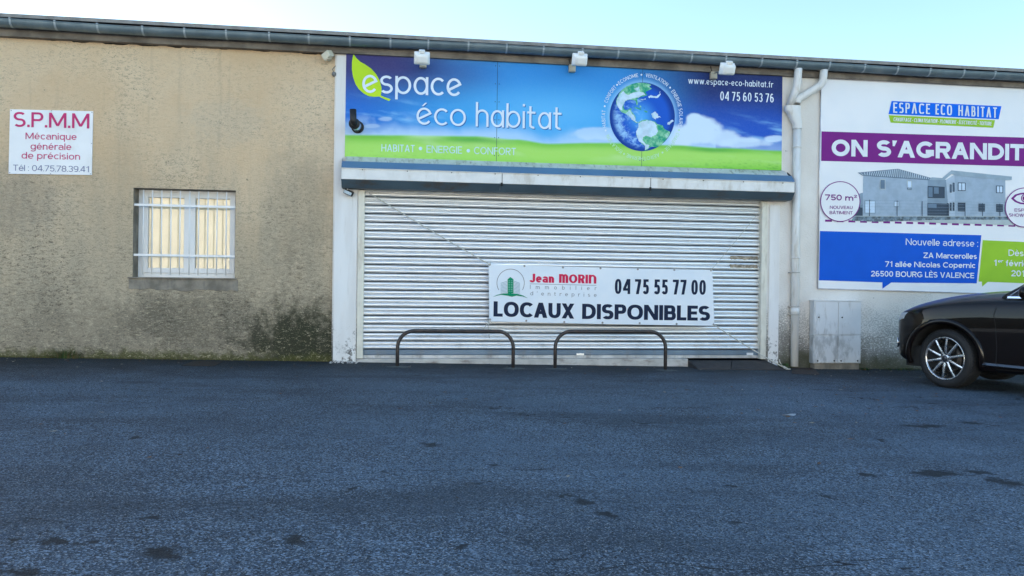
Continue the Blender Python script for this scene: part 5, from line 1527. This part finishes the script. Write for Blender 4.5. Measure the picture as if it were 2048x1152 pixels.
for sd in (1, -1):
    for xs_, tops in (((-.80, -1.66), [(-.80, 1.105), (-1.22, 1.43), (-1.45, 1.52), (-1.66, 1.545)]), ((-1.72, -2.55), [(-1.72, 1.55), (-2.1, 1.555), (-2.55, 1.535)]), ((-2.62, -3.15), [(-2.62, 1.525), (-2.95, 1.47), (-3.15, 1.34)])):
        t = [(x + .06, z + .055) for x, z in interp(tops)]; bq = [(x, 1.15 + (.02 if x < -2.6 else 0)) for x, _ in t]
        panel('side_window', t, bq, M_AUTOG, sd, .004)
    t = [(x, 1.153) for x in [-.68 - i * .14 for i in range(18)]]; bq = [(x, 1.131) for x, _ in t]
    panel('belt_trim', t, bq, M_CHROME, sd, .012)
    mb = MB()
    pts = [Vector((x, sd * (cy_(x, z, .006)), z)) for x, z in (((a_ + .06, b_ + .055)) for a_, b_ in ((-.76, 1.10), (-.98, 1.277), (-1.22, 1.445), (-1.45, 1.535), (-1.8, 1.568), (-2.3, 1.562), (-2.7, 1.53), (-3.0, 1.46), (-3.17, 1.34)))]
    mb.tube(pts, .009, 8); mb.build('window_trim', M_CHROME, car)
    mb = MB()                              # door mirror
    bm = bmesh.new(); bmesh.ops.create_uvsphere(bm, u_segments=20, v_segments=12, radius=1)
    mb.addbm(bm, 0, Matrix.Translation((-.95, sd * 1.02, 1.20)) @ Matrix.Diagonal((.075, .125, .085, 1)), True)
    mb.box((-.98, sd * .84, 1.15), (-.92, sd * .96, 1.175), 0, .01)
    mb.build('door_mirror', M_PAINT, car)
    for xh in (-1.50, -2.42):
        mb = MB(); mb.tube([(xh + .11, sd * sy_(xh + .11, .90, -.005), .90), (xh + .08, sd * sy_(xh, .90, .03), .905), (xh - .08, sd * sy_(xh, .90, .03), .905), (xh - .11, sd * sy_(xh - .11, .90, -.005), .90)], .015, 8); mb.build('door_handle', M_PAINT, car)
    # headlight: lens wrapping the corner between bonnet edge and bumper
    mb = MB(); rws = []
    for j in range(6):
        t = j / 5
        row = []
        for i in range(13):
            y = .48 + .37 * i / 12
            ztop_ = .895 + .035 * i / 12; zbot = .745 + .105 * (i / 12) ** 1.5
            z = zbot + (ztop_ - zbot) * t
            row.append((sx_(y, z, .006), sd * y, z))
        rws.append(row)
    mb.grid(rws, 0, True); mb.grid([rws[0], [(p[0] - .03, p[1], p[2]) for p in rws[0]]], 0, False); mb.grid([rws[-1], [(p[0] - .03, p[1], p[2]) for p in rws[-1]]], 0, False)
    mb.build('headlight', M_LIGHT, car)
    mb = MB()
    pts = [(sx_(y, z, .012), sd * y, z) for y, z in ((.60, .475), (.70, .47), (.76, .50), (.77, .55), (.72, .575), (.62, .575))]
    mb.tube(pts + [pts[0]], .011, 8); mb.build('fog_light_trim', M_CHROME, car)
    mb = MB()
    rws = [[(sx_(y, z, .004), sd * y, z) for y in (.60, .66, .72, .76)] for z in (.48, .52, .57)]
    mb.grid(rws, 0, True); mb.build('fog_light', M_TRIMB, car)
    mb = MB(); rws = [[(-3.74 + .02 * abs(y - .62) * 5, sd * y, z) for y in (.50, .6, .7, .78, .84)] for z in (.86, .94, 1.0)]
    mb.grid(rws, 0, True); mb.build('tail_light', mat('tail_red', (.35, .01, .01), .1), car)
mb = MB()
rws = [[(sx_(y, z, .005), y, z) for y in [-.40 + .1 * i for i in range(9)]] for z in (.42, .52, .62, .72, .80)]
mb.grid(rws, 0, True); mb.build('grille', M_TRIMB, car)
mb = MB()
for z in (.46, .52, .58, .64, .70, .76): mb.tube([(sx_(y, z, .008), y, z) for y in [-.38 + .095 * i for i in range(9)]], .007, 6)
mb.build('grille_bar', M_CHROME, car)
mb = MB()                                  # windscreen
rws = []
for j in range(6):
    z = 1.25 + .30 * j / 5
    row = []
    for i in range(13):
        y = -.58 + 1.16 * i / 12
        h = bvc.ray_cast(Vector((2, y * (1 - .12 * j / 5), z)), Vector((-1, 0, 0)))
        row.append((h[0].x + .004, y * (1 - .12 * j / 5), z))
    rws.append(row)
mb.grid(rws, 0, True); mb.build('windscreen', M_AUTOG, car)
mb = MB()
mb.box((-3.3, -.8, .24), (.5, .8, .5)); mb.build('underbody', M_ARCH, car)
# wheels
def wheel(x, side, steer):
    root = empty('wheel', (x, side * .86, .368), parent=car, rz=(math.pi if side < 0 else 0) + steer)
    # local +y points outward
    mb = MB()
    mb.lathe([(.262, -.02), (.268, .004), (.29, .018), (.325, .020), (.350, .006), (.364, -.03), (.368, -.09), (.368, -.16), (.362, -.21), (.345, -.235), (.30, -.24), (.262, -.23)], 64, 0)
    for k in range(64):                     # shoulder blocks
        a = 2 * math.pi * k / 64
        m_ = Matrix.Rotation(a, 4, 'Y')
        mb.box((.345, -.055, -.012), (.3675, -.012, .012), 0, .003, m_)
    mb.build('tyre', M_TYRE, root)
    mb = MB()
    mb.lathe([(.268, -.012), (.270, .004), (.262, .008), (.254, .004), (.246, -.010), (.240, -.05), (.232, -.12), (.232, -.20)], 64, 0)
    for k in range(10):
        a = 2 * math.pi * (k + .35) / 10
        m_ = Matrix.Rotation(a, 4, 'Y')
        prof_ = [(.045, .019, -.012, .034), (.10, .0155, -.004, .034), (.18, .0135, .0, .030), (.25, .0145, -.004, .026)]
        rws = [[m_ @ Vector((r_, yf, -w_)), m_ @ Vector((r_, yf + .004, 0)), m_ @ Vector((r_, yf, w_)), m_ @ Vector((r_, yf - t_, w_ * .8)), m_ @ Vector((r_, yf - t_, -w_ * .8))] for r_, w_, yf, t_ in prof_]
        mb.grid(rws, 0, False, True, True)
    mb.lathe([(.0, -.004), (.050, -.006), (.062, -.014), (.066, -.05)], 32, 0)
    mb.build('rim', M_ALLOY, root)
    mb = MB()
    mb.lathe([(.0, .004), (.034, .003), (.039, -.004)], 24, 0)
    for k in range(5):
        a = 2 * math.pi * (k + .5) / 5
        mb.lathe([(.0, .0), (.012, .0), (.014, -.012)], 12, 0, Matrix.Translation((.056 * math.cos(a), -.003, .056 * math.sin(a))))
    mb.build('hub_cap', M_ALLOYD, root)
    mb = MB()
    mb.lathe([(.05, -.085), (.165, -.085), (.168, -.11), (.05, -.11)], 48, 0)
    mb.build('brake_disc', mat('brake_iron', (.10, .085, .075), .5, metal=.6, var=.3), root)
    mb = MB(); mb.lathe([(.0, -.13), (.232, -.13)], 40, 0); mb.build('wheel_back', M_ARCH, root)
for x, st_ in ((0.0, R(-13)), (-2.82, 0)):
    for sd in (1, -1): wheel(x, sd, st_)
for o_ in list(car.children):
    if o_.name.startswith('wheel'): pass

# ------------------------------------------------------------------ weeds, leaves, litter
M_LEAFG = mat('weed_leaf', (.035, .085, .018), .5, var=.35, vscale=30)
M_STRAW = mat('dry_grass', (.12, .095, .035), .8, var=.35, vscale=20)
def blade_tuft(name, at, nb, h, spread, mats, label, cat, broad=0):
    mb = MB(); rnd = random.Random(hash(name) % 1000 + nb)
    for i in range(nb):
        a = rnd.uniform(0, 2 * math.pi); r0 = rnd.uniform(0, spread) ** 1
        b = Vector((r0 * math.cos(a), r0 * math.sin(a) * .45, -.01))
        hh = h * rnd.uniform(.45, 1.05); ln = rnd.uniform(.15, .7) * hh
        d = Vector((math.cos(a), math.sin(a) * .6 - .25, 0)); wd = rnd.uniform(.003, .006)
        sd = Vector((-d.y, d.x, 0)).normalized() * wd
        pts = [b + d * ln * t * t + Vector((0, 0, hh * t * (1 - .25 * t))) for t in (0, .35, .7, 1)]
        m_ = 0 if rnd.random() < .55 else 1
        mb.grid([[p - sd * (1 - .9 * t) for p, t in zip(pts, (0, .3, .6, 1))], [p + sd * (1 - .9 * t) for p, t in zip(pts, (0, .3, .6, 1))]], m_, True)
    for i in range(broad):
        a = rnd.uniform(0, 2 * math.pi); el = rnd.uniform(.25, 1.2); l = h * rnd.uniform(.5, .95)
        d = Vector((math.cos(a) * math.cos(el), math.sin(a) * math.cos(el) * .6 - .2, math.sin(el))).normalized()
        sd = d.cross(Vector((0, 0, 1))).normalized(); up_ = sd.cross(d)
        b = Vector((rnd.uniform(-.6, .6) * spread, rnd.uniform(-.3, .3) * spread, 0))
        rws = []
        for t, w_ in ((0, .004), (.3, .006), (.5, .28 * l), (.75, .34 * l), (.93, .18 * l), (1, .01)):
            c = b + d * l * t + Vector((0, 0, -.25 * l * t * t))
            rws.append([c - sd * w_ + up_ * w_ * .3, c, c + sd * w_ + up_ * w_ * .3])
        mb.grid(rws, 0, True)
    o = mb.build(name, mats, None, at, fix=False)
    return tag(o, label, cat)
q = G(133, 716); blade_tuft('grass_tuft', (q.x, -.03, gz(q.x)), 190, .21, .24, [M_STRAW, M_LEAFG], 'dry grass tuft growing at the foot of the tan wall', 'grass tuft')
q = G(1560, 735); blade_tuft('weed_plant', (q.x, -.10, gz(q.x)), 14, .13, .10, [M_LEAFG, M_STRAW], 'broad leaved green weed growing by the rope knot and downpipe', 'weed', 17)
q = G(1703, 735); blade_tuft('weed_plant', (q.x, -.25, gz(q.x)), 46, .07, .10, [M_LEAFG, M_STRAW], 'low green weed at the foot of the utility cabinet', 'weed', 12)
q = G(1800, 737); blade_tuft('weed_plant', (q.x - .1, -.10, gz(q.x)), 160, .07, .55, [M_LEAFG, M_STRAW], 'strip of low weeds along the white wall behind the car', 'weed', 12)
# moss and grass fringe along the tan wall
mb = MB(); rnd = random.Random(5)
x = P(-30, 712, 0).x
while x < xJ - .03:
    dens = 1 + 2.5 * max(0, mnoise.noise(Vector((x * 1.7, 0, 0))))
    for _ in range(int(2 * dens)):
        h = rnd.uniform(.008, .035) * dens ** .5; y = -rnd.uniform(.0, .06); dx = rnd.uniform(-.012, .012); xx = x + rnd.uniform(-.01, .01); w_ = rnd.uniform(.003, .007)
        mb.poly([(xx - w_, y, gz(x) - .004), (xx + w_, y, gz(x) - .004), (xx + dx, y - .008, gz(x) + h)], 0 if rnd.random() < .5 else 1)
    x += .011
tag(mb.build('moss_fringe', [mat('moss', (.075, .085, .02), .9, var=.4, vscale=20), M_STRAW], fix=False), 'thin yellowish green moss fringe along the foot of the tan wall', 'moss', kind='stuff')
mb = MB(); rnd = random.Random(11)
for i in range(420):
    px_, py_ = rnd.uniform(60, 2040), 726 + abs(rnd.gauss(0, 1)) * 110
    if rnd.random() < .55: px_ = rnd.gauss(1720, 150); py_ = rnd.uniform(738, 850)
    if i > 150: px_ = rnd.uniform(-20, 1900); py_ = 714 + px_ * .012 + abs(rnd.gauss(0, 1)) * 9
    if py_ > 1120 or px_ > 2100: continue
    g = G(px_, py_); a = rnd.uniform(0, 6.28); r_ = rnd.uniform(.008, .028) if i < 150 else rnd.uniform(.006, .02)
    pts = [g + Vector((math.cos(a + t) * r_ * k, math.sin(a + t) * r_ * k, .004 + .008 * rnd.random())) for t, k in ((0, 1.3), (1.2, .6), (2.2, .7), (3.14, 1.2), (4.1, .6), (5.2, .7))]
    if g.y > -.04: continue
    mb.poly(pts, rnd.choice((0, 0, 1, 2)))
tag(mb.build('fallen_leaves', [mat('brown_leaf', (.13, .06, .025), .8, var=.4), mat('pale_leaf', (.30, .26, .20), .8, var=.3), mat('dark_leaf', (.03, .022, .016), .8)], fix=False), 'scattered tiny dead leaves and grit on the asphalt', 'leaves', kind='stuff')
# flakes of plaster by the pilaster foot
mb = MB(); rnd = random.Random(3)
for i in range(60):
    px_ = rnd.uniform(660, 720); g = G(px_, rnd.uniform(721, 727)); r_ = rnd.uniform(.006, .02)
    bm = bmesh.new(); bmesh.ops.create_icosphere(bm, subdivisions=1, radius=1)
    mb.addbm(bm, 0, Matrix.Translation((g.x, min(g.y, -.05), gz(g.x) + r_ * .3)) @ Matrix.Rotation(rnd.uniform(0, 6), 4, 'Z') @ Matrix.Diagonal((r_, r_ * .7, r_ * .45, 1)))
tag(mb.build('plaster_rubble', mat('plaster_crumb', (.55, .54, .52), .9, var=.3, vscale=30)), 'crumbled white plaster bits lying at the foot of the pilaster', 'rubble', kind='stuff')
g = G(1578, 831)
mb = MB()
mb.poly([g + Vector((math.cos(t) * .07 * (1 + .3 * math.sin(3 * t)), math.sin(t) * .035, .006 + .008 * math.sin(2 * t))) for t in [2 * math.pi * i / 12 for i in range(12)]])
tag(mb.build('paper_scrap', flat('scrap_paper', (.30, .34, .38))), 'flattened pale scrap of paper lying alone on the asphalt', 'litter')
